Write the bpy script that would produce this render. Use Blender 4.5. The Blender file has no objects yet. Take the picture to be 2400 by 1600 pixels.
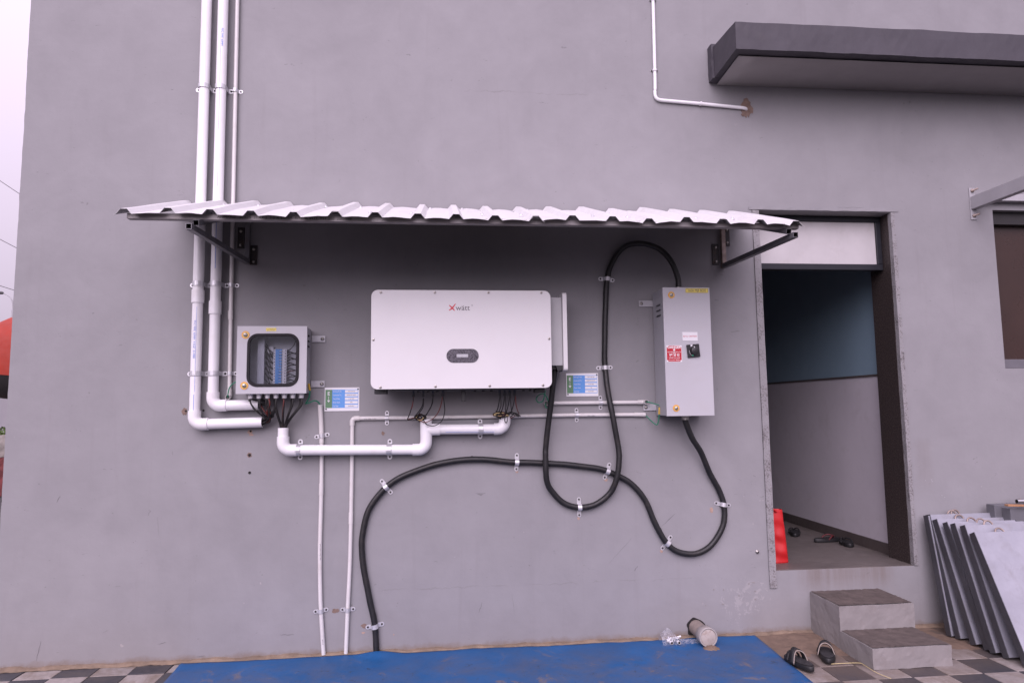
import bpy, bmesh, math, random
from mathutils import Vector, Matrix, noise
random.seed(7)
sc = bpy.context.scene
COL = sc.collection

# ------------------------------------------------------------------ camera
cam_d = bpy.data.cameras.new('camera')
cam = bpy.data.objects.new('camera', cam_d)
COL.objects.link(cam)
sc.camera = cam
cam_d.sensor_width = 36.0
cam_d.lens = 24.0
cam_d.clip_start = 0.05
cam_d.clip_end = 2000
YAW, PITCH, ROLL = math.radians(5.87), math.radians(5.58), math.radians(-0.71)
fw = Vector((math.sin(YAW) * math.cos(PITCH), math.cos(YAW) * math.cos(PITCH), math.sin(PITCH)))
rt = Vector((math.cos(YAW), -math.sin(YAW), 0))
up = rt.cross(fw)
r2 = rt * math.cos(ROLL) + up * math.sin(ROLL)
u2 = up * math.cos(ROLL) - rt * math.sin(ROLL)
cam.matrix_world = Matrix(((r2.x, u2.x, -fw.x, 0.0), (r2.y, u2.y, -fw.y, -4.4), (r2.z, u2.z, -fw.z, 1.478), (0, 0, 0, 1)))

# ------------------------------------------------------------------ sky: overcast day with a faint lilac cast
SUN_EL, SUN_AZ = math.radians(35), math.radians(-162)      # azimuth measured from +Y (behind the wall) towards +X
world = bpy.data.worlds.new('World')
sc.world = world
world.use_nodes = True
nt = world.node_tree
for n in list(nt.nodes):
    nt.nodes.remove(n)
out = nt.nodes.new('ShaderNodeOutputWorld')
bg = nt.nodes.new('ShaderNodeBackground')
bg.inputs['Strength'].default_value = 0.1
sky = nt.nodes.new('ShaderNodeTexSky')
sky.sky_type = 'NISHITA'
sky.sun_disc = False
sky.sun_elevation = SUN_EL
sky.sun_rotation = SUN_AZ
sky.dust_density = 5.0
hs = nt.nodes.new('ShaderNodeHueSaturation')
hs.inputs['Saturation'].default_value = 0.1
tc = nt.nodes.new('ShaderNodeTexCoord')
sx = nt.nodes.new('ShaderNodeSeparateXYZ')
mr = nt.nodes.new('ShaderNodeMapRange')                    # overcast luminance: dimmer at the horizon, brightest overhead
mr.inputs['From Min'].default_value = 0.0
mr.inputs['From Max'].default_value = 1.0
mr.inputs['To Min'].default_value = 2.4
mr.inputs['To Max'].default_value = 9.6
cl = nt.nodes.new('ShaderNodeMix')
cl.data_type = 'RGBA'
cl.blend_type = 'MULTIPLY'
cl.inputs[0].default_value = 1.0
cl.inputs[6].default_value = (1.0, 0.84, 1.07, 1)
mx = nt.nodes.new('ShaderNodeMix')
mx.data_type = 'RGBA'
mx.inputs[0].default_value = 0.9
nt.links.new(sky.outputs[0], hs.inputs['Color'])
nt.links.new(tc.outputs['Generated'], sx.inputs[0])
nt.links.new(sx.outputs['Z'], mr.inputs['Value'])
nt.links.new(mr.outputs[0], cl.inputs[7])
nt.links.new(hs.outputs[0], mx.inputs[6])
nt.links.new(cl.outputs[2], mx.inputs[7])
nt.links.new(mx.outputs[2], bg.inputs['Color'])
nt.links.new(bg.outputs[0], out.inputs['Surface'])

sun_d = bpy.data.lights.new('sun', 'SUN')
sun_d.energy = 1.5
sun_d.angle = math.radians(58)
sun_d.color = (1.0, 0.845, 1.0)
sun = bpy.data.objects.new('sun', sun_d)
COL.objects.link(sun)
sv = Vector((math.sin(SUN_AZ) * math.cos(SUN_EL), math.cos(SUN_AZ) * math.cos(SUN_EL), math.sin(SUN_EL)))
sun.rotation_euler = (-sv).to_track_quat('-Z', 'Y').to_euler()
sun.location = sv * 30

sc.view_settings.view_transform = 'Standard'
sc.view_settings.look = 'None'
sc.view_settings.gamma = 1.0
sc.view_settings.exposure = 1.07
sc.view_settings.use_curve_mapping = False
sc.render.engine = 'CYCLES'
sc.cycles.use_denoising = True
sc.cycles.max_bounces = 8
sc.cycles.caustics_reflective = False
sc.cycles.caustics_refractive = False

# ------------------------------------------------------------------ materials
MATS = {}
def nodes(name):
    m = bpy.data.materials.new(name)
    m.use_nodes = True
    t = m.node_tree
    b = t.nodes['Principled BSDF']
    MATS[name] = m
    return m, t, b
def geo_pos(t):
    return t.nodes.new('ShaderNodeNewGeometry').outputs['Position']
def noise_tex(t, vec, scale, detail=4.0, rough=0.55, dist=0.0):
    n = t.nodes.new('ShaderNodeTexNoise')
    n.inputs['Scale'].default_value = scale
    n.inputs['Detail'].default_value = detail
    n.inputs['Roughness'].default_value = rough
    n.inputs['Distortion'].default_value = dist
    t.links.new(vec, n.inputs['Vector'])
    return n.outputs['Fac']
def ramp(t, fac, stops):
    r = t.nodes.new('ShaderNodeValToRGB')
    e = r.color_ramp.elements
    while len(e) < len(stops):
        e.new(0.5)
    for el, (p, c) in zip(e, stops):
        el.position = p
        el.color = (c, c, c, 1) if isinstance(c, (int, float)) else (*c, 1)
    t.links.new(fac, r.inputs[0])
    return r.outputs[0]
def mixc(t, fac, a, b, mode='MIX'):
    n = t.nodes.new('ShaderNodeMix')
    n.data_type = 'RGBA'
    n.blend_type = mode
    for i, v in ((0, fac), (6, a), (7, b)):
        if isinstance(v, bpy.types.NodeSocket):
            t.links.new(v, n.inputs[i])
        elif i == 0:
            n.inputs[0].default_value = v
        else:
            n.inputs[i].default_value = (*v, 1) if len(v) == 3 else v
    return n.outputs[2]
def mth(t, op, a, b=None, clamp=False):
    n = t.nodes.new('ShaderNodeMath')
    n.operation = op
    n.use_clamp = clamp
    for i, v in ((0, a), (1, b)):
        if v is None:
            continue
        if isinstance(v, bpy.types.NodeSocket):
            t.links.new(v, n.inputs[i])
        else:
            n.inputs[i].default_value = v
    return n.outputs[0]
def bump(t, b, h, strength, dist=0.002):
    n = t.nodes.new('ShaderNodeBump')
    n.inputs['Strength'].default_value = strength
    n.inputs['Distance'].default_value = dist
    t.links.new(h, n.inputs['Height'])
    t.links.new(n.outputs[0], b.inputs['Normal'])
def simple(name, col, rough=0.6, metal=0.0, var=0.08, scale=9.0, bstr=0.0, bscale=120.0, spec=0.5, dirt=None, dirt_amt=0.0, dirt_scale=6.0, coat=0.0):
    m, t, b = nodes(name)
    p = geo_pos(t)
    f = noise_tex(t, p, scale, 5, 0.6)
    v = ramp(t, f, [(0.3, 1 - var), (0.7, 1 + var)])
    c = mixc(t, 1.0, col, v, 'MULTIPLY')
    if dirt:
        df = ramp(t, noise_tex(t, p, dirt_scale, 8, 0.68, 0.4), [(0.52, 0.0), (0.72, dirt_amt)])
        c = mixc(t, df, c, dirt)
    t.links.new(c, b.inputs['Base Color'])
    b.inputs['Roughness'].default_value = rough
    b.inputs['Metallic'].default_value = metal
    b.inputs['Specular IOR Level'].default_value = spec
    b.inputs['Coat Weight'].default_value = coat
    rf = ramp(t, noise_tex(t, p, scale * 3, 3), [(0.3, max(0.02, rough - 0.08)), (0.7, min(1, rough + 0.08))])
    t.links.new(rf, b.inputs['Roughness'])
    if bstr:
        bump(t, b, noise_tex(t, p, bscale, 4, 0.6), bstr)
    return m

def wall_material():
    m, t, b = nodes('wall_paint')
    p = geo_pos(t)
    s = t.nodes.new('ShaderNodeSeparateXYZ')
    t.links.new(p, s.inputs[0])
    X, Z = s.outputs['X'], s.outputs['Z']
    base = (0.256, 0.252, 0.261)
    c = mixc(t, 1.0, base, ramp(t, noise_tex(t, p, 0.9, 4, 0.6, 0.6), [(0.3, 0.93), (0.72, 1.05)]), 'MULTIPLY')
    c = mixc(t, 1.0, c, ramp(t, noise_tex(t, p, 7.0, 6, 0.65), [(0.3, 0.965), (0.7, 1.025)]), 'MULTIPLY')
    c = mixc(t, 1.0, c, ramp(t, noise_tex(t, p, 2.6, 3, 0.6, 0.9), [(0.32, 0.955), (0.68, 1.03)]), 'MULTIPLY')
    # vertical drip streaks
    mp = t.nodes.new('ShaderNodeMapping')
    mp.inputs['Scale'].default_value = (5.0, 1.0, 0.35)
    t.links.new(p, mp.inputs['Vector'])
    st = ramp(t, noise_tex(t, mp.outputs[0], 3.0, 5, 0.6), [(0.58, 0.0), (0.8, 0.30)])
    c = mixc(t, st, c, (0.205, 0.195, 0.20))
    # scuffs: sparse dark ticks
    mp2 = t.nodes.new('ShaderNodeMapping')
    mp2.inputs['Scale'].default_value = (1.0, 1.0, 2.6)
    mp2.inputs['Rotation'].default_value = (0, 0.5, 0)
    t.links.new(p, mp2.inputs['Vector'])
    sc1 = ramp(t, noise_tex(t, mp2.outputs[0], 16.0, 3, 0.5, 1.5), [(0.725, 0.0), (0.75, 0.55)])
    c = mixc(t, sc1, c, (0.12, 0.115, 0.12))
    sc2 = ramp(t, noise_tex(t, p, 23.0, 2, 0.5, 0.5), [(0.765, 0.0), (0.78, 0.5)])
    low = ramp(t, mth(t, 'MULTIPLY', Z, 0.25), [(0.15, 1.0), (0.45, 0.25)])
    c = mixc(t, mth(t, 'MULTIPLY', sc2, low), c, (0.42, 0.39, 0.38))
    # two hairline plaster joints
    wob = mth(t, 'MULTIPLY', mth(t, 'SUBTRACT', noise_tex(t, p, 9.0, 5, 0.7), 0.5), 0.07)
    cracks = None
    for z0, x0, x1 in ((0.372, -0.4, 1.6), (3.60, 0.15, 1.25)):
        d = mth(t, 'ABSOLUTE', mth(t, 'ADD', mth(t, 'SUBTRACT', Z, z0), wob))
        ln = ramp(t, mth(t, 'MULTIPLY', d, 100.0), [(0.15, 1.0), (0.45, 0.0)])
        xm = mth(t, 'MULTIPLY', mth(t, 'GREATER_THAN', X, x0), mth(t, 'LESS_THAN', X, x1))
        ln = mth(t, 'MULTIPLY', mth(t, 'MULTIPLY', ln, xm), ramp(t, noise_tex(t, p, 6.0, 3), [(0.42, 0.0), (0.6, 1.0)]))
        cracks = ln if cracks is None else mth(t, 'MAXIMUM', cracks, ln)
    c = mixc(t, mth(t, 'MULTIPLY', cracks, 0.4), c, (0.16, 0.15, 0.15))
    # splashed earth and flaking along the foot of the wall
    edge = mth(t, 'ADD', Z, mth(t, 'MULTIPLY', mth(t, 'SUBTRACT', noise_tex(t, p, 7.0, 7, 0.75), 0.5), 0.11))
    dirt = ramp(t, edge, [(0.0, 0.9), (0.022, 0.5), (0.045, 0.0)])
    c = mixc(t, dirt, c, (0.17, 0.12, 0.085))
    splash = ramp(t, edge, [(0.0, 0.30), (0.30, 0.0)])
    c = mixc(t, splash, c, (0.20, 0.18, 0.17))
    # brown run-off below the door sill and a rubbed patch right of the doorway
    for bx0, bx1, bz0, bz1, amt in ((2.30, 3.02, 0.22, 0.46, 0.55), (3.19, 3.34, 0.85, 1.25, 0.35)):
        fx = mth(t, 'MULTIPLY', mth(t, 'MULTIPLY', mth(t, 'SUBTRACT', X, bx0), 9.0, True), mth(t, 'MULTIPLY', mth(t, 'SUBTRACT', bx1, X), 9.0, True))
        fz = mth(t, 'MULTIPLY', mth(t, 'MULTIPLY', mth(t, 'SUBTRACT', Z, bz0), 8.0, True), mth(t, 'MULTIPLY', mth(t, 'SUBTRACT', bz1, Z), 20.0, True))
        fn = ramp(t, noise_tex(t, mp.outputs[0], 5.0, 5, 0.65), [(0.35, 0.2), (0.62, amt)])
        c = mixc(t, mth(t, 'MULTIPLY', mth(t, 'MULTIPLY', fx, fz), fn), c, (0.15, 0.115, 0.095))
    dxf = mth(t, 'MULTIPLY', mth(t, 'SUBTRACT', X, 1.95), 4.2)
    dzf = mth(t, 'MULTIPLY', mth(t, 'SUBTRACT', Z, 0.22), 4.6)
    rad = mth(t, 'SUBTRACT', 1.0, mth(t, 'ADD', mth(t, 'MULTIPLY', dxf, dxf), mth(t, 'MULTIPLY', dzf, dzf)), True)
    fl = ramp(t, mth(t, 'ADD', noise_tex(t, p, 17.0, 6, 0.75, 0.9), mth(t, 'MULTIPLY', rad, 0.16)), [(0.66, 0.0), (0.70, 0.45)])
    c = mixc(t, mth(t, 'MULTIPLY', fl, mth(t, 'GREATER_THAN', rad, 0.02)), c, (0.36, 0.345, 0.345))
    t.links.new(c, b.inputs['Base Color'])
    b.inputs['Roughness'].default_value = 0.62
    b.inputs['Specular IOR Level'].default_value = 0.25
    h = mth(t, 'ADD', mth(t, 'MULTIPLY', noise_tex(t, p, 24.0, 5, 0.62), 0.7), mth(t, 'MULTIPLY', noise_tex(t, p, 9.0, 2), 0.5))
    bump(t, b, h, 0.30, 0.006)
    return m
wall_material()
simple('soffit_paint', (0.29, 0.275, 0.275), 0.7, var=0.06, scale=4, bstr=0.2, bscale=40)
simple('ledge_paint', (0.048, 0.044, 0.054), 0.6, var=0.10, scale=4, bstr=0.12, bscale=30, dirt=(0.062, 0.058, 0.062), dirt_amt=0.5)
simple('pvc_white', (0.76, 0.755, 0.77), 0.36, var=0.02, scale=5, dirt=(0.55, 0.50, 0.45), dirt_amt=0.22, dirt_scale=9)
simple('pvc_cream', (0.60, 0.585, 0.575), 0.4, var=0.04, scale=6, dirt=(0.42, 0.37, 0.32), dirt_amt=0.3, dirt_scale=14)
simple('pvc_inside_shade', (0.30, 0.29, 0.29), 0.7)  # pipe bore coloured darker to stand for shade in the open ends
simple('print_blue', (0.12, 0.22, 0.62), 0.5)
simple('print_dark', (0.09, 0.085, 0.10), 0.55)
simple('galvanised', (0.60, 0.60, 0.62), 0.40, metal=0.55, var=0.12, scale=60, bstr=0.08)
simple('screw_dark', (0.035, 0.03, 0.03), 0.5, metal=0.3)
simple('bolt_steel', (0.42, 0.40, 0.37), 0.4, metal=0.8)
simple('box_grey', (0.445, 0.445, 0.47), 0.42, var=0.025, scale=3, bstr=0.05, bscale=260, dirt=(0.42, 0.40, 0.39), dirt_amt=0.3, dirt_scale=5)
simple('box_grey_shaded', (0.40, 0.40, 0.42), 0.42, var=0.03, scale=3, bstr=0.05, bscale=260)  # same box grey, darkened for the sides turned from the light
simple('inverter_white', (0.645, 0.64, 0.645), 0.40, var=0.015, scale=4, bstr=0.03, bscale=400, dirt=(0.62, 0.59, 0.57), dirt_amt=0.22, dirt_scale=4)
simple('inverter_grey', (0.40, 0.40, 0.41), 0.45, var=0.04)
simple('inverter_dark', (0.05, 0.05, 0.055), 0.5)
simple('black_plastic', (0.016, 0.016, 0.018), 0.38)
simple('rubber_gasket', (0.014, 0.013, 0.015), 0.7, spec=0.3)
simple('cable_black', (0.009, 0.009, 0.010), 0.50, var=0.3, scale=25, dirt=(0.07, 0.055, 0.045), dirt_amt=0.28, dirt_scale=13, bstr=0.25, bscale=60)
simple('wire_black', (0.009, 0.008, 0.008), 0.5)
simple('wire_red', (0.12, 0.018, 0.013), 0.45)
simple('wire_tape', (0.55, 0.42, 0.20), 0.6)
simple('wire_green', (0.015, 0.19, 0.105), 0.42)
simple('sleeve_yellow', (0.62, 0.40, 0.05), 0.45)
simple('label_yellow', (0.74, 0.62, 0.13), 0.45)
simple('lock_orange', (0.66, 0.30, 0.06), 0.45)
simple('lock_yellow', (0.72, 0.50, 0.12), 0.45)
simple('chrome', (0.72, 0.72, 0.73), 0.18, metal=1.0)
simple('label_white', (0.74, 0.74, 0.76), 0.45, var=0.02)
simple('screen_grey', (0.42, 0.43, 0.45), 0.3, var=0.06)
simple('label_blue', (0.11, 0.31, 0.70), 0.45, var=0.04)
simple('label_green', (0.10, 0.22, 0.11), 0.45, var=0.05)
simple('label_red', (0.46, 0.015, 0.03), 0.4, var=0.05)
simple('logo_red', (0.55, 0.03, 0.05), 0.4)
simple('logo_grey', (0.12, 0.11, 0.12), 0.5)
simple('skull_white', (0.80, 0.74, 0.74), 0.5)
simple('switch_green', (0.05, 0.45, 0.25), 0.5)
simple('breaker_white', (0.62, 0.61, 0.62), 0.45, var=0.06, scale=40)
simple('breaker_blue', (0.08, 0.26, 0.58), 0.45, var=0.06)
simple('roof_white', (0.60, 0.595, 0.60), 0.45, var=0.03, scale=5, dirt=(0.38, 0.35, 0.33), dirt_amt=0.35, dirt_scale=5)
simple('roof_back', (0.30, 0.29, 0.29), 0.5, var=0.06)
simple('steel_primer', (0.15, 0.148, 0.16), 0.42, metal=0.35, var=0.2, scale=14, dirt=(0.16, 0.10, 0.07), dirt_amt=0.35, dirt_scale=16)
simple('steel_purlin', (0.29, 0.27, 0.27), 0.5, metal=0.2, var=0.15, scale=10, dirt=(0.13, 0.085, 0.065), dirt_amt=0.35, dirt_scale=6)
simple('steel_black', (0.025, 0.022, 0.022), 0.5, metal=0.3, var=0.2, dirt=(0.10, 0.05, 0.03), dirt_amt=0.5, dirt_scale=22)
simple('steel_rusty', (0.30, 0.24, 0.21), 0.5, metal=0.4, var=0.35, scale=25, dirt=(0.13, 0.06, 0.035), dirt_amt=0.8, dirt_scale=18)
simple('steel_painted', (0.36, 0.355, 0.37), 0.5, var=0.06)
simple('steel_galv_sheet', (0.30, 0.305, 0.345), 0.50, metal=0.3, var=0.10, scale=7, bstr=0.06, bscale=30, dirt=(0.20, 0.19, 0.19), dirt_amt=0.45, dirt_scale=10)
simple('steel_mid', (0.16, 0.16, 0.175), 0.5, metal=0.3, var=0.12, scale=8)
simple('steel_edge_shaded', (0.075, 0.076, 0.086), 0.5, metal=0.3, var=0.14, scale=12, dirt=(0.055, 0.048, 0.045), dirt_amt=0.4)  # tray sides: their shade is put into a darker steel colour
simple('door_frame_gap_shade', (0.013, 0.014, 0.019), 0.45, metal=0.2)
simple('transom_board', (0.45, 0.435, 0.435), 0.55, var=0.05, scale=8, dirt=(0.36, 0.33, 0.31), dirt_amt=0.4, dirt_scale=7)
simple('room_blue', (0.20, 0.29, 0.355), 0.5, var=0.06, scale=2)
simple('room_pale', (0.50, 0.475, 0.51), 0.6, var=0.05, scale=3, dirt=(0.33, 0.31, 0.31), dirt_amt=0.3)
simple('room_floor', (0.115, 0.10, 0.092), 0.5, var=0.16, scale=3, dirt=(0.17, 0.145, 0.13), dirt_amt=0.6, dirt_scale=4, bstr=0.15, bscale=40)
simple('skirting', (0.075, 0.062, 0.058), 0.5, var=0.15)
simple('window_board', (0.035, 0.017, 0.012), 0.3, var=0.15, scale=2)
simple('window_frame', (0.12, 0.117, 0.13), 0.5)
simple('window_dark', (0.02, 0.018, 0.018), 0.4)
simple('plaster_bare', (0.18, 0.125, 0.10), 0.85, var=0.25, scale=40, bstr=0.6, bscale=90)
simple('plaster_chip', (0.36, 0.25, 0.20), 0.85, var=0.2, scale=60)
simple('hole_dark', (0.012, 0.010, 0.010), 0.9)
simple('step_plaster', (0.225, 0.21, 0.205), 0.8, var=0.07, scale=7, bstr=0.4, bscale=45, dirt=(0.16, 0.135, 0.12), dirt_amt=0.4, dirt_scale=13)
simple('step_tread', (0.088, 0.070, 0.062), 0.85, var=0.28, scale=18, bstr=0.5, bscale=70, dirt=(0.125, 0.10, 0.088), dirt_amt=0.5, dirt_scale=9)
simple('earth_dirt', (0.165, 0.115, 0.083), 0.9, var=0.25, scale=12, bstr=0.6, bscale=35, dirt=(0.075, 0.055, 0.042), dirt_amt=0.6, dirt_scale=6)
simple('mortar', (0.19, 0.14, 0.10), 0.9, var=0.25, scale=14, bstr=0.7, bscale=50, dirt=(0.10, 0.078, 0.06), dirt_amt=0.5, dirt_scale=8)
simple('grout', (0.13, 0.115, 0.10), 0.95, var=0.3, scale=20)
simple('sandal_black', (0.010, 0.010, 0.011), 0.6, var=0.2, scale=60, bstr=0.2, bscale=300)
simple('sandal_grey', (0.11, 0.105, 0.11), 0.6, var=0.15)
simple('sandal_trim', (0.27, 0.23, 0.20), 0.6)
simple('sandal_bed', (0.028, 0.027, 0.029), 0.6, var=0.2, scale=30)
simple('strap_red', (0.10, 0.012, 0.016), 0.6)
simple('bag_red', (0.50, 0.012, 0.014), 0.5, var=0.06, scale=10)
simple('drain_pvc', (0.34, 0.315, 0.30), 0.6, var=0.1, dirt=(0.16, 0.11, 0.08), dirt_amt=0.7, dirt_scale=14)
simple('drain_dirty', (0.24, 0.20, 0.175), 0.7, var=0.2, scale=14, dirt=(0.12, 0.08, 0.055), dirt_amt=0.85, dirt_scale=9)
simple('drain_cap', (0.36, 0.32, 0.29), 0.6, var=0.1, scale=20, dirt=(0.18, 0.10, 0.07), dirt_amt=0.7, dirt_scale=32)
simple('string_yellow', (0.62, 0.52, 0.26), 0.7)
simple('wood_batten', (0.33, 0.17, 0.085), 0.65, var=0.2, scale=12)
simple('drum_orange', (0.28, 0.020, 0.006), 0.7, var=0.12, scale=2.5, dirt=(0.26, 0.05, 0.025), dirt_amt=0.2, dirt_scale=3)
simple('drum_black', (0.018, 0.016, 0.016), 0.6)
simple('far_wall', (0.24, 0.23, 0.245), 0.8, var=0.05, scale=1)
simple('far_stone', (0.24, 0.22, 0.20), 0.9, var=0.4, scale=5, bstr=0.7, bscale=9)
simple('far_red', (0.15, 0.035, 0.035), 0.9, var=0.5, scale=6, bstr=0.7, bscale=9)
simple('leaf_green', (0.075, 0.125, 0.025), 0.6, var=0.4, scale=8)
simple('dark_yard', (0.055, 0.053, 0.054), 0.9, var=0.25, scale=30, bstr=0.4, bscale=120, dirt=(0.10, 0.09, 0.08), dirt_amt=0.4, dirt_scale=2)  # unseen yard made dark to keep bounced light low under the awning
simple('scuff', (0.13, 0.125, 0.13), 0.8)
simple('scuff_faint', (0.20, 0.195, 0.20), 0.8)
simple('line_dark', (0.10, 0.095, 0.10), 0.6)

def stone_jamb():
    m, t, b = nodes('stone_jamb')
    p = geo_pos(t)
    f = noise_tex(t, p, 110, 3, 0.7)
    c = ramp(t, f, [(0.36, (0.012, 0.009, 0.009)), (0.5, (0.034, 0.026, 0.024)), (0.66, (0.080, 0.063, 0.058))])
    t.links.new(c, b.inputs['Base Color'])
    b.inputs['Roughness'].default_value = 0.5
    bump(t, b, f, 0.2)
    m, t, b = nodes('stone_edge')
    p = geo_pos(t)
    f = noise_tex(t, p, 95, 4, 0.75)
    f2 = noise_tex(t, p, 9, 5, 0.65)
    c = ramp(t, mth(t, 'ADD', mth(t, 'MULTIPLY', f, 0.6), mth(t, 'MULTIPLY', f2, 0.4)), [(0.37, (0.05, 0.043, 0.042)), (0.44, (0.17, 0.158, 0.160)), (0.50, (0.252, 0.246, 0.252))])
    t.links.new(c, b.inputs['Base Color'])
    b.inputs['Roughness'].default_value = 0.75
    bump(t, b, f, 0.5, 0.004)
stone_jamb()

def tile_material(name, col, dirt, amt):
    m, t, b = nodes(name)
    p = geo_pos(t)
    oi = t.nodes.new('ShaderNodeObjectInfo')
    v = ramp(t, oi.outputs['Random'], [(0.0, 0.82), (1.0, 1.12)])
    c = mixc(t, 1.0, col, v, 'MULTIPLY')
    c = mixc(t, 1.0, c, ramp(t, noise_tex(t, p, 28, 6, 0.7), [(0.3, 0.8), (0.7, 1.15)]), 'MULTIPLY')
    c = mixc(t, ramp(t, noise_tex(t, p, 5.5, 7, 0.7, 0.5), [(0.46, 0.0), (0.66, amt)]), c, dirt)
    # earth washed against the wall and round the steps
    s = t.nodes.new('ShaderNodeSeparateXYZ')
    t.links.new(p, s.inputs[0])
    dx = mth(t, 'ABSOLUTE', mth(t, 'SUBTRACT', s.outputs['X'], 2.35))
    edge = mth(t, 'ADD', mth(t, 'ADD', mth(t, 'MULTIPLY', s.outputs['Y'], -1.0), mth(t, 'MULTIPLY', dx, 0.33)), mth(t, 'MULTIPLY', mth(t, 'SUBTRACT', noise_tex(t, p, 6, 7, 0.7), 0.5), 0.55))
    c = mixc(t, ramp(t, edge, [(0.34, 0.9), (0.62, 0.55), (1.05, 0.0)]), c, (0.125, 0.092, 0.070))
    t.links.new(c, b.inputs['Base Color'])
    b.inputs['Roughness'].default_value = 0.65
    bump(t, b, noise_tex(t, p, 90, 5, 0.7), 0.35, 0.003)
tile_material('tile_dark', (0.042, 0.042, 0.049), (0.085, 0.073, 0.064), 0.5)
tile_material('tile_light', (0.29, 0.262, 0.245), (0.15, 0.115, 0.085), 0.8)

def mat_blue():
    m, t, b = nodes('mat_blue')
    p = geo_pos(t)
    c = mixc(t, 1.0, (0.011, 0.088, 0.245), ramp(t, noise_tex(t, p, 2.2, 5, 0.6, 0.5), [(0.3, 0.82), (0.7, 1.12)]), 'MULTIPLY')
    s = t.nodes.new('ShaderNodeSeparateXYZ')
    t.links.new(p, s.inputs[0])
    away = ramp(t, mth(t, 'MULTIPLY', s.outputs['Y'], -1.0), [(0.05, 0.0), (0.34, 1.0)])
    haze_f = ramp(t, noise_tex(t, p, 3.2, 8, 0.7, 0.4), [(0.36, 0.0), (0.62, 0.9)])
    c = mixc(t, mth(t, 'MULTIPLY', haze_f, mth(t, 'ADD', mth(t, 'MULTIPLY', away, 0.8), 0.12)), c, (0.065, 0.088, 0.15))
    mud = ramp(t, noise_tex(t, p, 4.4, 9, 0.72, 0.6), [(0.575, 0.0), (0.64, 0.75)])
    c = mixc(t, mth(t, 'MULTIPLY', mud, away), c, (0.16, 0.13, 0.115))
    sp = ramp(t, noise_tex(t, p, 21.0, 6, 0.75, 0.8), [(0.60, 0.0), (0.66, 0.8)])
    c = mixc(t, mth(t, 'MULTIPLY', sp, mth(t, 'ADD', mth(t, 'MULTIPLY', away, 0.6), 0.2)), c, (0.03, 0.032, 0.036))
    t.links.new(c, b.inputs['Base Color'])
    b.inputs['Roughness'].default_value = 0.55
    b.inputs['Specular IOR Level'].default_value = 0.25
    bump(t, b, noise_tex(t, p, 14, 5, 0.6), 0.3, 0.006)
mat_blue()

def glass(name, tint, refl):
    m = bpy.data.materials.new(name)
    m.use_nodes = True
    t = m.node_tree
    t.nodes.remove(t.nodes['Principled BSDF'])
    tr = t.nodes.new('ShaderNodeBsdfTransparent')
    tr.inputs[0].default_value = (*tint, 1)
    gl = t.nodes.new('ShaderNodeBsdfGlossy')
    gl.inputs['Roughness'].default_value = 0.04
    fr = t.nodes.new('ShaderNodeFresnel')
    fr.inputs['IOR'].default_value = 1.3
    f = mth(t, 'ADD', fr.outputs[0], refl, True)
    ms = t.nodes.new('ShaderNodeMixShader')
    t.links.new(f, ms.inputs[0])
    t.links.new(tr.outputs[0], ms.inputs[1])
    t.links.new(gl.outputs[0], ms.inputs[2])
    t.links.new(ms.outputs[0], t.nodes['Material Output'].inputs['Surface'])
    MATS[name] = m
glass('pane_glass', (0.86, 0.87, 0.90), 0.005)

def film():
    m, t, b = nodes('plastic_film')
    p = geo_pos(t)
    f = noise_tex(t, p, 60, 6, 0.7, 1.0)
    a = ramp(t, f, [(0.42, 0.08), (0.62, 0.45)])
    b.inputs['Base Color'].default_value = (0.45, 0.45, 0.48, 1)
    b.inputs['Roughness'].default_value = 0.2
    t.links.new(a, b.inputs['Alpha'])
    bump(t, b, f, 0.8, 0.006)
    m, t, b = nodes('display_film')
    p = geo_pos(t)
    f = noise_tex(t, p, 34, 3, 0.6, 2.6)
    c = ramp(t, f, [(0.42, (0.018, 0.016, 0.022)), (0.47, (0.10, 0.095, 0.115)), (0.56, (0.12, 0.11, 0.13)), (0.60, (0.022, 0.02, 0.026))])
    t.links.new(c, b.inputs['Base Color'])
    b.inputs['Roughness'].default_value = 0.22
    bump(t, b, f, 0.25, 0.003)
film()

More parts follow.
